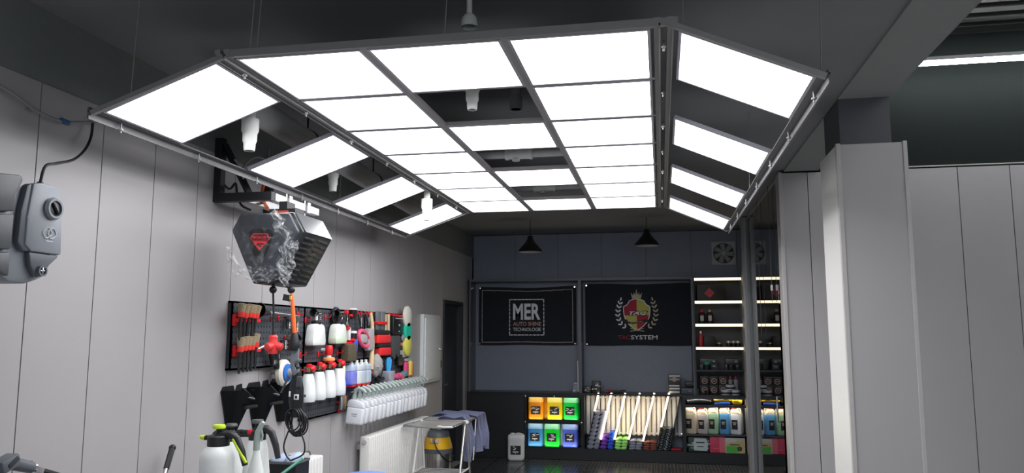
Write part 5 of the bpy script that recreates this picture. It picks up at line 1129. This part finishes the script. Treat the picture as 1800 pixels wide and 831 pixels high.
MB().box((0, -.03, 0), (w, .035, h), .006).obj('pack', M('pack_black', (.014, .015, .017), .35), t); MB().box((-.01, -.049, -h * .06), (w * .6, .002, h * .14)).obj('sticker', M('label_pale', (.45, .45, .45), .5), t); MB().box((0, -.049, h * .22), (w * .9, .002, h * .09)).obj('band', pk, t); MB().ball((0, -.05, h * .42), .04, 12, (1, .5, .9)).obj('disc', M('disc_blue_grey', (.25, .28, .3), .5), t)
t, w, h = peg('clear_pouch', 'clear grey pouch hanging in front of the yellow pad', 'pouch', 704, 590, 714, 628, .06)
MB().box((0, -.045, 0), (w * .8, .02, h), .008, 3).obj('pouch', M('pouch_clear', (.34, .36, .35), .2, var=.4, scale=16), t); MB().box((0, -.04, h * .48), (.03, .05, .03), .005).obj('clip', RD, t)
t, w, h = peg('pad_pack', 'clear pack of pink and yellow foam pads at the far end of the pegboard', 'pack', 707, 632, 722, 662, .06)
MB().box((-w * .3, -.05, -h * .03), (w * .36, .04, h * .86), .02, 3).obj('pink_pad', M('pad_pink', (.75, .08, .22), .7), t); MB().box((.02, -.055, 0), (w * .3, .045, h * .9), .018, 3).obj('yellow_pad', M('pad_lemon', (.8, .7, .10), .7), t); MB().box((w * .34, -.05, -.02), (w * .3, .04, h * .8), .02, 3).obj('red_pad', M('pad_coral', (.75, .12, .16), .7), t)
MB().box((0, -.045, h * .5), (w * .9, .04, .03), .008).obj('header', M('header_grey', (.4, .4, .4), .4), t)
t, w, h = peg('sponge_bundle', 'bundle of pink and blue sponges lying at the bottom of the far pegboard', 'sponge', 690, 650, 708, 664, .06)
for k, (m_, x) in enumerate(((pk, .02), (M('pad_pink', (.75, .08, .22), .7), -.1), (M('sponge_teal', (.10, .32, .36), .7), .1))): MB().box((x, -.05, .01 * k - .03), (w * .42, .06, h * .7), .018, 3, rot=Matrix.Rotation(.4 - .3 * k, 3, 'Y')).obj('sponge', m_, t)
t, w, h = peg('squeegee', 'black long handled squeegee hanging below the grey wool head', 'squeegee', 660, 622, 676, 672, .06)
MB().tube([(w * .2, -.045, h * .45), (0, -.05, 0), (-w * .25, -.05, -h * .3)], .014).box((-w * .25, -.05, -h * .36), (w * .7, .04, .03), .008).cyl((w * .2, -.045, h * .42), (w * .2, 0, h * .42), .008).obj('body', BLACK(), t)
t, w, h = peg('spring_clamp', 'black clamp with a red jaw hanging beside the flat bottles', 'clamp', 646, 652, 656, 674, .06)
MB().box((0, -.04, -.02), (.018, .03, h * .9), .005).box((.03, -.04, -.02), (.014, .03, h * .7), .005).cyl((0, -.04, h * .3), (0, 0, h * .3), .008).obj('body', BLACK(), t); MB().box((0, -.045, h * .38), (.08, .035, .024), .006).obj('jaw', RD, t)
t, w, h = peg('tool_cup', 'pale grey plastic cup on the far pegboard holding the blue scissors', 'cup', 671, 652, 685, 675, .07)
MB().prism([(-w * .42, h / 2), (w * .42, h / 2), (w * .3, -h / 2), (-w * .2, -h / 2)], -.1, 0, bev=.006).obj('cup', M('cup_grey', (.42, .42, .48), .4), t)
t, w, h = peg('scissors', 'scissors with two bright blue handles standing in the grey cup', 'scissors', 676, 628, 686, 654, .07)
for s in (-1, 1): MB().tube([(s * .016, -.05, -h * .5), (s * .024, -.05, -h * .1), (s * .028, -.05, h * .3), (s * .022, -.05, h * .5)], [.012, .02, .022, .016], 8).obj('handle', M('scissor_blue', (.06, .42, .85), .4), t)
MB().span((-.014, -.053, -h * .8), (.014, -.047, -h * .45)).obj('blades', STEEL(), t)
# hanging row of trigger bottles on a rail
NB = 18
t = thing('hanging_rail', 'thin steel rail carrying the row of white trigger bottles', 'rail', (PBX, 7.0, 0), HALF)
ra, rb = atX(622, 695, XL + .10), atX(737, 661, XL + .10)
zr = (ra.z + rb.z) / 2 + .0
MB().cyl((ra.y - 7.0 - .06, -.07, zr), (rb.y - 7.0 + .02, -.07, zr), .006).obj('rod', STEEL(), t)
for yy in (ra.y + .02, (ra.y + rb.y) / 2, rb.y - .02): MB().cyl((yy - 7.0, -.07, zr), (yy - 7.0, .028, zr), .006).obj('bracket', STEEL(), t)
tg = M('trigger_sage', (.40, .47, .44), .45); bw = M('bottle_white', (.82, .84, .88), .35, sss=.15)
first = None
zA = atX(632, 745, XL + .12).z
for k in range(NB):
    yy = lerp(ra.y + .02, rb.y - .01, k / (NB - 1)); nm = ('nearest the door of the frame' if k == 0 else '')
    lab = '%s white trigger bottle from the near end of the hanging row' % ORD[k] if 0 < k < NB - 1 else ('white trigger bottle at the %s end of the hanging row' % ('near' if k == 0 else 'far'))
    if first is None:
        t = thing('trigger_bottle', lab, 'bottle', (XL + .10, yy, zr), 0, 'white trigger bottles hanging in a row')
        # local: bottle hangs below the rail, tilted out from the wall
        Hh = zr - zA
        MB().box((.03, 0, -Hh * .72), (.15, .062, Hh * .52), .018, 3).obj('body', bw, t)
        MB().prism([(-.045, -Hh * .47), (.105, -Hh * .47), (.085, -Hh * .30), (.02, -Hh * .24), (-.02, -Hh * .24), (-.04, -Hh * .3)], -.028, .028, bev=.006).obj('shoulder', bw, t)
        MB().cyl((0, 0, -Hh * .25), (0, 0, -Hh * .12), .02, n=12).obj('collar', tg, t)
        MB().tube([(0, 0, -Hh * .14), (.0, 0, -.03), (.005, 0, .01), (.03, 0, .03), (.075, 0, .018), (.10, 0, -.002)], [.016, .017, .018, .017, .014, .011], 8).obj('trigger_head', tg, t)
        MB().tube([(.05, 0, .005), (.06, 0, -.03), (.05, 0, -.06)], .006, 6).obj('trigger', tg, t)
        g = MB(); g.box((.03, -.0315, -Hh * .66), (.05, .001, .008)).box((.03, -.0315, -Hh * .72), (.04, .001, .006)).obj('print', M('print_mid', (.35, .37, .4), .5), t)
        t.rotation_euler = (0, R(6), 0); first = t
    else:
        c_ = dup(first, (XL + .10, yy, zr), None, lab); c_.rotation_euler = (rnd.uniform(-.03, .03), R(6 + rnd.uniform(-1.5, 1.5)), rnd.uniform(-.08, .08))
# three black wall funnels
for k, (u0, u1, v0, v1) in enumerate(((394, 440, 678, 762), (439, 486, 671, 756), (480, 527, 664, 740))):
    c, w, h = LW(u0, v0, u1, v1, .05)
    t = thing('wall_funnel', ('black cone shaped wall holder nearest the lens', 'black cone shaped wall holder in the middle of the three', 'black cone shaped wall holder half behind the hanging power tool')[k], 'holder', (XL, c.y, c.z), HALF, 'black cone wall holders')
    w *= .86; n = 16; g = bmesh.new(); top = []; bot = []
    for j in range(n + 1):
        a = PI * j / n; x = -math.cos(a); yy = -math.sin(a)
        dip = .16 * max(0, 1 - abs(x) * 2.2) * h
        top.append(g.verts.new((x * w * .45, yy * .14 - .004, h * .42 - dip - .10 * h * (x > 0) * 0))); bot.append(g.verts.new((x * w * .12, yy * .035 - .004, -h * .5)))
    for j in range(n): g.faces.new((top[j], top[j + 1], bot[j + 1], bot[j]))
    g.faces.new(bot)
    bmesh.ops.solidify(g, geom=g.faces[:], thickness=.006)
    MB()._add(g).obj('cone', BLACK(), t)
    MB().prism([(-w * .46, h * .40), (-w * .36, h * .5), (w * .06, h * .5), (w * .14, h * .33), (w * .24, h * .5), (w * .44, h * .52), (w * .46, h * .40), (w * .12, -h * .5), (-w * .12, -h * .5)], -.008, 0).obj('back_plate', M('funnel_back', (.018, .019, .022), .35), t)
    MB().tube([(-w * .40, -.03, h * .39), (0, -.155, h * .23), (w * .40, -.03, h * .39)], .007, 6).obj('rim', M('rim_grey', (.05, .052, .058), .3), t)
    MB().box((w * .08, -.125, h * .06), (w * .5, .025, .018), .005).obj('peg', BLACK(), t)
# meter cabinet, switch
c, w, h = LW(741, 553, 771, 671, .02)
t = thing('electric_cabinet', 'flat pale grey metal cabinet on the wall between the pegboard and the door', 'cabinet', (XL, c.y, c.z), HALF)
cbm = M('cabinet_white', (.80, .83, .82), .4)
MB().box((0, -.02, 0), (w, .04, h), .004).obj('body', cbm, t); MB().box((.012, -.046, -.005), (w * .90, .014, h * .9), .004).obj('door', cbm, t)
MB().box((w * .38, -.058, -h * .02), (.05, .012, .025), .004).cyl((w * .42, -.05, -h * .02), (w * .42, -.075, -h * .02), .012).obj('latch', CHROME(), t)
c, w, h = LW(769.5, 634, 774, 646, .01); t = thing('wall_switch', 'small black switch plate beside the grey metal cabinet', 'switch', (XL, c.y + .08, c.z), HALF); MB().box((0, -.005, 0), (.085, .01, .085), .003).obj('plate', BLACK(), t); MB().box((0, -.012, 0), (.03, .006, .05), .002).obj('rocker', M('rocker', (.04, .04, .045), .3), t)

# ---- radiators on the left wall
rw = M('radiator_white', (.82, .81, .78), .35)
def radiator(y0, n, label, zt=.745, px_=.05):
    t = thing('radiator', label, 'radiator', (XL + .10, y0, .10), 0, 'white wall radiators'); h = zt - .10
    f = MB().box((0, 0, h / 2), (.10, .034, h), .016, 3)
    me = f.mesh('radiator_fin'); me.materials.append(rw)
    for k in range(n): o = link('radiator_fin', me, None, t); o.location = (0, px_ * k, 0)
    MB().cyl((0, 0, .035), (0, px_ * (n - 1), .035), .024).cyl((0, 0, h - .04), (0, px_ * (n - 1), h - .04), .024).obj('header', rw, t)
    MB().cyl((.0, -.035, h - .04), (0, 0, h - .04), .018).obj('end_plug', M('plug_grey', (.6, .6, .58), .4), t)
    for yy in (px_ * 1.5, px_ * (n - 2.5)): MB().box((-.069, yy, h - .1), (.058, .03, .04)).cyl((0, yy, -.10), (0, yy, .03), .012).obj('bracket', rw, t)
    return t
radiator(6.42, 35, 'long white column radiator under the hanging bottles')
radiator(4.95, 11, 'short white column radiator behind the black crate', .735)
p = atX(527, 795, XL + .12)
t = thing('air_vent', 'pale grey round cap with a dark valve on top of the short radiator', 'valve', (XL + .10, 5.16, .735))
MB().lathe([(0, 0), (.075, 0), (.08, .02), (.07, .05), (0, .06)], 20).obj('cap', M('valve_cap', (.48, .48, .44), .5), t); MB().cyl((0, .1, .03), (0, .15, .03), .02).cyl((0, .05, .03), (0, .1, .03), .012).obj('valve', M('valve_dark', (.08, .08, .075), .5), t)

# ---- drying rack with towels, and vacuum cleaner
RZ = .75
sil = M('rack_silver', (.62, .62, .60), .25, .8); wpl = M('rack_white', (.75, .75, .72), .4)
RA, RB = -2.375, -1.90
t = thing('drying_rack', 'folding silver drying rack standing by the long radiator', 'rack', (-2.15, 7.6, 0))
X = lambda x: x + 2.15
MB().tube([(X(RB), .03, RZ), (X(RB) - .02, -.46, RZ), (X(RB) - .10, -.52, RZ), (X(RA) - .02, -.44, RZ), (X(RA) - .03, -.38, RZ), (X(RA) + .02, .03, RZ)], .011).obj('wing_frame', sil, t)
MB().tube([(X(RB) - .0, .05, RZ), (X(RB) - .0, .74, RZ), (X(RB) - .04, .80, RZ), (X(RA) + .04, .80, RZ), (X(RA), .74, RZ), (X(RA), .05, RZ)], .011).obj('wing_frame', sil, t)
rm = MB().cyl((X(RA), 0, RZ), (X(RB), 0, RZ), .007, n=8).mesh('rod'); rm.materials.append(sil)
for k in range(6): o = link('rod', rm, None, t); o.location = (0, -.38 + .075 * k, 0)
for k in range(8): o = link('rod', rm, None, t); o.location = (0, .10 + .09 * k, 0)
for x in (RA + .01, RB):
    for (ya, yb) in ((.0, -.30), (.0, .17)): MB().cyl((X(x) + (.01 if yb > 0 else -.01), ya, RZ - .01), (X(x) + (.01 if yb > 0 else -.01), yb, .02), .012).lathe([(0, 0), (.016, 0), (.016, .035), (0, .035)], 10, (X(x) + (.01 if yb > 0 else -.01), yb * 1.0, 0)).obj('leg', sil if x > -2 else wpl, t)
    MB().ball((X(x), 0, RZ - .005), .03, 14, (1, 1, .8)).obj('hinge', wpl, t)
for yy in (-.44, .78): MB().ball((X(RB) - .13, yy - .05 * (yy < 0), RZ), .018, 10, (2, 1, 1)).obj('corner_cap', wpl, t)
MB().cyl((X(RB), .42, RZ), (X(RB), .30, .34), .009).obj('stay', sil, t)
# low shelf
lo = .29
for k in range(4): o = link('rod', rm, None, t); o.location = (0, -.20 + .075 * k, lo - RZ)
for x in (RA + .01, RB): MB().cyl((X(x), -.24, lo), (X(x), .10, lo), .009).obj('shelf_side', wpl, t)
tw = M('towel_lavender', (.42, .45, .66), .95, bump=.8, scale=80)
def drape(name, label, x0, x1, y0, y1, hang0, hang1, z, seed):
    r = random.Random(seed); ph = [r.uniform(0, 6) for _ in range(4)]; L_ = [hang0, x1 - x0, hang1]; T = sum(L_)
    def f(a, b):
        s_ = a * T; y = lerp(y0, y1, b)
        if s_ < L_[0]: x, zz = x0 - .02, z - (L_[0] - s_)
        elif s_ < L_[0] + L_[1]: x, zz = x0 + (s_ - L_[0]), z + .012
        else: x, zz = x1 + .02, z - (s_ - L_[0] - L_[1])
        dd = max(0, z - zz)
        x += (.03 * math.sin(b * 13 + ph[0]) + .02 * math.sin(b * 27 + ph[1] + a * 3)) * min(1, dd * 5) + dd * .03 * (1 if x > (x0 + x1) / 2 else 0)
        y += dd * .12 * math.sin(b * 9 + ph[2]) - dd * .15 * (b - .5)
        zz += .010 * math.sin(b * 15 + a * 22 + ph[3]) * (1 if dd == 0 else .3) + (.03 * math.sin(b * 8 + ph[1]) if a > .9 else 0)
        return (x, y, zz)
    o = MB().grid(f, 46, 30, .008).obj(name, tw); return tag(o, label, 'towel')
drape('towel', 'lavender blue towel spread over the far end of the drying rack', RA + .03, RB, 7.98, 8.36, .08, .34, RZ + .018, 3)
drape('towel', 'lavender blue towel hanging down beside the rack hinge', RA + .18, RB - .06, 7.70, 7.96, .03, .40, RZ + .02, 9)
# vacuum
VY = 7.96; p = atY(770, 800, VY)
t = thing('vacuum_cleaner', 'yellow and grey wet vacuum with a steel tank under the drying rack', 'vacuum', (p.x, VY, 0))
s_ = .147; gk = M('vac_grey', (.12, .135, .145), .45)
zv = lambda v: atY(770, v, VY - .1).z
MB().lathe([(0, .06), (s_ * .92, .06), (s_ * .95, .08), (s_ * .95, zv(795)), (0, zv(795))], 28).obj('tank', M('vac_steel', (.55, .53, .5), .2, 1), t)
MB().lathe([(0, zv(797)), (s_, zv(797)), (s_ * 1.02, zv(789)), (0, zv(789))], 28).obj('lower_ring', gk, t)
MB().lathe([(0, zv(789)), (s_ * 1.0, zv(789)), (s_ * .97, zv(783)), (s_ * .80, zv(769)), (0, zv(769))], 28).obj('motor_cover', M('vac_yellow', (.85, .47, .01), .4), t)
MB().lathe([(0, zv(769)), (s_ * .82, zv(769)), (s_ * .74, zv(760)), (s_ * .6, zv(757)), (0, zv(756))], 28).obj('top_cover', gk, t)
MB().tube([(-.08, 0, zv(758)), (-.06, 0, zv(754) + .01), (.06, 0, zv(754) + .01), (.08, 0, zv(758))], .012).obj('carry_handle', BLACK(), t)
MB().box((0.0, -s_ * .92, zv(774)), (.08, .02, .04), .004).obj('switch_plate', M('plate_white', (.6, .6, .55), .4), t); MB().cyl((0, -s_ * .9, zv(771)), (0, -s_ * 1.1, zv(771)), .015).obj('plug', M('plug_brown', (.35, .22, .06), .5), t)
MB().tube([(0, -s_ * 1.05, zv(772)), (.03, -s_ * 1.15, zv(785)), (.09, -s_ * 1.05, zv(800)), (.15, -.06, zv(812)), (.17, -.02, zv(800))], .006, sm=4).obj('cord', BLACK(), t)
for k in range(4): a = PI / 4 + k * PI / 2; MB().box((.12 * math.cos(a), .12 * math.sin(a), .05), (.05, .05, .03), .008).cyl((.13 * math.cos(a), .13 * math.sin(a), 0), (.13 * math.cos(a), .13 * math.sin(a), .05), .02).obj('caster', BLACK(), t)

# ---- sprayers on a trolley at the lower left, crate, pole, gun, stool
t = thing('trolley', 'low black tool trolley carrying the pump sprayers', 'trolley', (-2.02, 3.62, 0))
TZ = .80
MB().box((.02, 0, TZ - .015), (.62, .56, .03), .006).box((.02, 0, .2), (.62, .56, .025), .006).obj('tray', M('trolley_black', (.02, .02, .022), .4), t)
for sx in (-.27, .31):
    for sy in (-.25, .25): MB().cyl((sx, sy, .05), (sx, sy, TZ - .02), .014).ball((sx, sy, .03), .03).obj('leg', BLACK(), t)
def sprayer(label, u, vtop, y, s, lime, handle_dir, body=(.80, .83, .82), tint=None, big=False):
    p = atY(u, 800, y); zc = atY(u, vtop, y).z
    t = thing('pump_sprayer', label, 'sprayer', (p.x, y, TZ), 0, 'pump sprayers on the trolley'); H = zc - TZ
    r = .083 * s; hb = H * .76
    MB().lathe([(0, 0), (r * .96, 0), (r, .02), (r, hb * .78), (r * .96, hb * .85), (r * .8, hb * .94), (r * .55, hb), (0, hb)] if big else [(0, 0), (r * .96, 0), (r, .02), (r * .97, hb * .45), (r * .8, hb * .82), (r * .66, hb * .97), (r * .58, hb), (0, hb)], 28).obj('tank', M('spray_white', body, .3, sss=.25), t)
    if tint: MB().lathe([(0, .001), (r * .965, .001), (r * 1.004, .02), (r * .99, hb * .28), (0, hb * .28)], 28).obj('liquid', M('spray_green', tint, .3, sss=.2), t)
    k = M('spray_black', (.018, .019, .022), .45); lm = M('lime_green', (.62, .85, .04), .4)
    MB().lathe([(0, hb - .006), (r * .62, hb - .006), (r * .62, hb + H * .10), (r * .54, hb + H * .115), (0, hb + H * .115)], 22).obj('collar', k, t)
    zz = hb + H * .075
    MB().tube([(0, 0, zz + .015), (handle_dir * r * .75, 0, zz + .02), (handle_dir * r * 1.15, 0, zz + .0), (handle_dir * r * 1.5, 0, zz - .06), (handle_dir * r * 1.72, 0, zz - .12)], [.02, .02, .018, .016, .013], 10).obj('handle', k, t)
    MB().cyl((0, 0, zz), (-handle_dir * r * (.85 if big else 1.25), 0, zz + .002), .014, .011).obj('spout', k, t)
    e0 = r * (.85 if big else 1.25); MB().cyl((-handle_dir * e0, 0, zz + .002), (-handle_dir * (e0 + .024), 0, zz + .004), .013, .009).obj('nozzle', lm if lime else k, t)
    MB().lathe([(0, hb + H * .11), (.022, hb + H * .11), (.02, hb + H * .13), (.012, hb + H * .15), (.012, H * .955), (0, H * .955)], 14).obj('plunger', k, t)
    MB().lathe([(0, H * .94), (.028, H * .955), (.030, H * .975), (.026, H), (0, H)], 20).obj('plunger_cap', lm if lime else M('cap_grey', (.12, .125, .13), .4), t)
    if lime: MB().box((handle_dir * r * 1.42, -.012, zz - .052), (.012, .016, .13), .004, rot=Matrix.Rotation(R(-33) * handle_dir, 3, 'Y')).obj('trigger', lm, t)
    if not lime: MB().box((-handle_dir * r * .3, -r * .55, zz + .008), (.022, .02, .022), .005).obj('valve', RD, t)
    return t, r, H, hb
t, r, H, hb = sprayer('large white pump sprayer with lime green cap, nozzle and trigger', 383, 746, 3.42, .98, True, 1, big=True)
t, r, H, hb = sprayer('white pump sprayer with grey cap standing half behind the lime green one', 405, 744, 3.78, .92, False, -1)
t, r, H, hb = sprayer('tapered white pump sprayer with black handle and a little green liquid', 451, 737, 3.62, .80, False, 1, tint=(.55, .75, .5))
MB().tube([(.018 * math.cos(a), -r - .001, hb * .38 + .018 * math.sin(a)) for a in [2 * PI * j / 16 for j in range(16)]], .0012, 4, True).obj('print', M('print_mid', (.35, .37, .4), .5), t)
p = atY(452, 762, 3.46); pb = Vector((p.x, 3.46, TZ))
t = thing('trigger_sprayer', 'white trigger spray bottle with sage green head before the tapered sprayer', 'bottle', pb); hh = p.z - TZ
MB().lathe([(0, 0), (.036, 0), (.038, .02), (.036, hh * .5), (.016, hh * .74), (.015, hh * .8), (0, hh * .8)], 18).obj('body', MILK(), t)
MB().cyl((0, 0, hh * .78), (0, 0, hh * .9), .016).obj('collar', tg, t); MB().tube([(0, 0, hh * .88), (.004, 0, hh * 1.02), (.02, 0, hh * 1.12), (.03, 0, hh * 1.16)], [.016, .015, .013, .009], 8).tube([(.02, 0, hh * 1.06), (.028, 0, hh * .98), (.024, 0, hh * .9)], .005).obj('trigger_head', tg, t)
# black crate with pale cloths, green rod
cy_ = 4.42; p = atY(465, 812, cy_); q_ = atY(520, 812, cy_)
t = thing('crate', 'black open crate with grey rim standing on the floor by the short radiator', 'crate', ((p.x + q_.x) / 2, cy_ + .09, 0)); wv = q_.x - p.x; zt = atY(497, 812, cy_).z
D = .09
MB().span((-wv / 2, -D, .0), (wv / 2, -D + .015, zt)).span((-wv / 2, D - .015, 0), (wv / 2, D, zt)).span((-wv / 2, -D + .015, 0), (-wv / 2 + .015, D - .015, zt)).span((wv / 2 - .015, -D + .015, 0), (wv / 2, D - .015, zt)).span((-wv / 2, -D + .015, 0), (wv / 2, D - .015, .02)).span((-wv / 2 + .015, -D + .015, zt - .12), (wv / 2 - .015, D - .015, zt - .10)).obj('body', BLACK(), t)
MB().span((-wv / 2 - .004, -D - .004, zt - .012), (wv / 2 + .004, -D + .005, zt)).span((-wv / 2 - .004, D - .005, zt - .012), (wv / 2 + .004, D + .004, zt)).span((wv / 2 - .006, -D, zt - .012), (wv / 2 + .004, D, zt)).obj('rim', M('rim_grey2', (.12, .125, .13), .4), t)
cb = M('cloth_pale_blue', (.42, .5, .66), .8)
for k, (dx, ww) in enumerate(((-.048, .09), (.048, .09))):
    mb = MB().box((0, 0, 0), (ww, .14, .13), .04, 5); 
    for v in mb.bm.verts: v.co.z += .008 * math.sin(v.co.x * 50 + v.co.y * 30)
    o = mb.obj('folded_cloth', cb if k else M('cloth_blue_grey', (.36, .42, .56), .8)); o.location = ((p.x + q_.x) / 2 + dx, cy_ + .09, zt - .035 + .006 * k); tag(o, ('blue grey cloth heaped in the near half of the black crate', 'pale blue cloth heaped in the far half of the black crate')[k], 'cloth')
a = atY(531, 806, cy_ - .02); b = atY(447, 869, 3.85)
o = MB().cyl(a, b, .009).obj('squeegee_rod', M('rod_green', (.05, .22, .15), .35)); tag(o, 'thin dark green rod leaning against the black crate', 'rod')
# mop pole leaning on the wall
a = Vector((-2.50, atX(303, 787, -2.50).y, atX(303, 787, -2.50).z)); b = atX(289.5, 833, -2.475); d_ = (b - a); e = a + d_ * (a.z / -d_.z * .995)
t = thing('mop_pole', 'silver pole with a black foam grip leaning on the grey wall', 'pole', a)
q = [Vector((0, 0, 0)), d_ * .9]
MB().tube([Vector((0, 0, 0)) - d_.normalized() * .01, d_ * .02, d_ * .8], [.014, .016, .015]).ball((0, 0, 0), .018).obj('grip', BLACK(), t)
MB().cyl(d_ * .8, e - a, .011).obj('pole', STEEL(), t)
# grey spray gun on a wall holder at the lower left corner
g0 = Vector((-2.43, 2.66, 1.095))
t = thing('washer_gun', 'grey pressure washer gun with a silver coupling at the lower left corner', 'gun', g0, HALF)
sc_ = .0023
c1 = atX(10, 812, -2.43) - g0; c2 = atX(48, 823, -2.43) - g0; c3 = atX(72, 827, -2.43) - g0; c4 = atX(110, 838, -2.43) - g0
f2 = lambda c: Vector((c.y, 0, c.z))
MB().box(f2(c1) + Vector((0, 0, -.005)), (.085, .06, .05), .01, rot=Matrix.Rotation(R(-18), 3, 'Y')).obj('head', MG, t)
MB().box(f2(c1) + Vector((.005, -.031, .0)), (.05, .004, .018), .002, rot=Matrix.Rotation(R(-35), 3, 'Y')).obj('vent', M('vent_dark', (.03, .033, .038), .6), t)
MB().cyl(f2(c1) + Vector((.02, 0, -.005)), f2(c2) + Vector((.02, 0, 0)), .026, .022, 14).box(f2(c2) + Vector((.01, 0, .018)), (.012, .02, .02), .003).obj('barrel', MG, t)
MB().cyl(f2(c2) + Vector((.02, 0, 0)), f2(c3), .017, n=6).cyl(f2(c2) + Vector((.022, 0, 0)), f2(c2) + Vector((.032, 0, -.002)), .02).obj('coupling', CHROME(), t)
MB().tube([f2(c3), f2(c4), f2(c4) + Vector((.03, 0, -.05)), f2(c4) + Vector((.02, .02, -.3))], .013).obj('hose', BLACK(), t)
MB().box(f2(c1) + Vector((.0, .03, -.07)), (.04, .23, .03), .006).obj('holder', DG2, t)
MB().cyl(f2(c1) + Vector((-.02, 0, -.02)), f2(c1) + Vector((-.05, 0, -.14)), .02).obj('grip', DG2, t)
# blue stool
p = atX(628, 841, -2.0); t = thing('stool', 'round stool with a bright blue seat at the bottom edge of view', 'stool', (p.x, p.y + .15, 0))
MB().lathe([(0, p.z - .06), (.15, p.z - .06), (.17, p.z - .045), (.17, p.z - .015), (.15, p.z), (0, p.z + .002)], 28).obj('seat', M('seat_blue', (.17, .32, .72), .5), t)
for k in range(4): a = PI / 4 + k * PI / 2; MB().cyl((.1 * math.cos(a), .1 * math.sin(a), p.z - .05), (.16 * math.cos(a), .16 * math.sin(a), 0), .014).obj('leg', CHROME(), t)
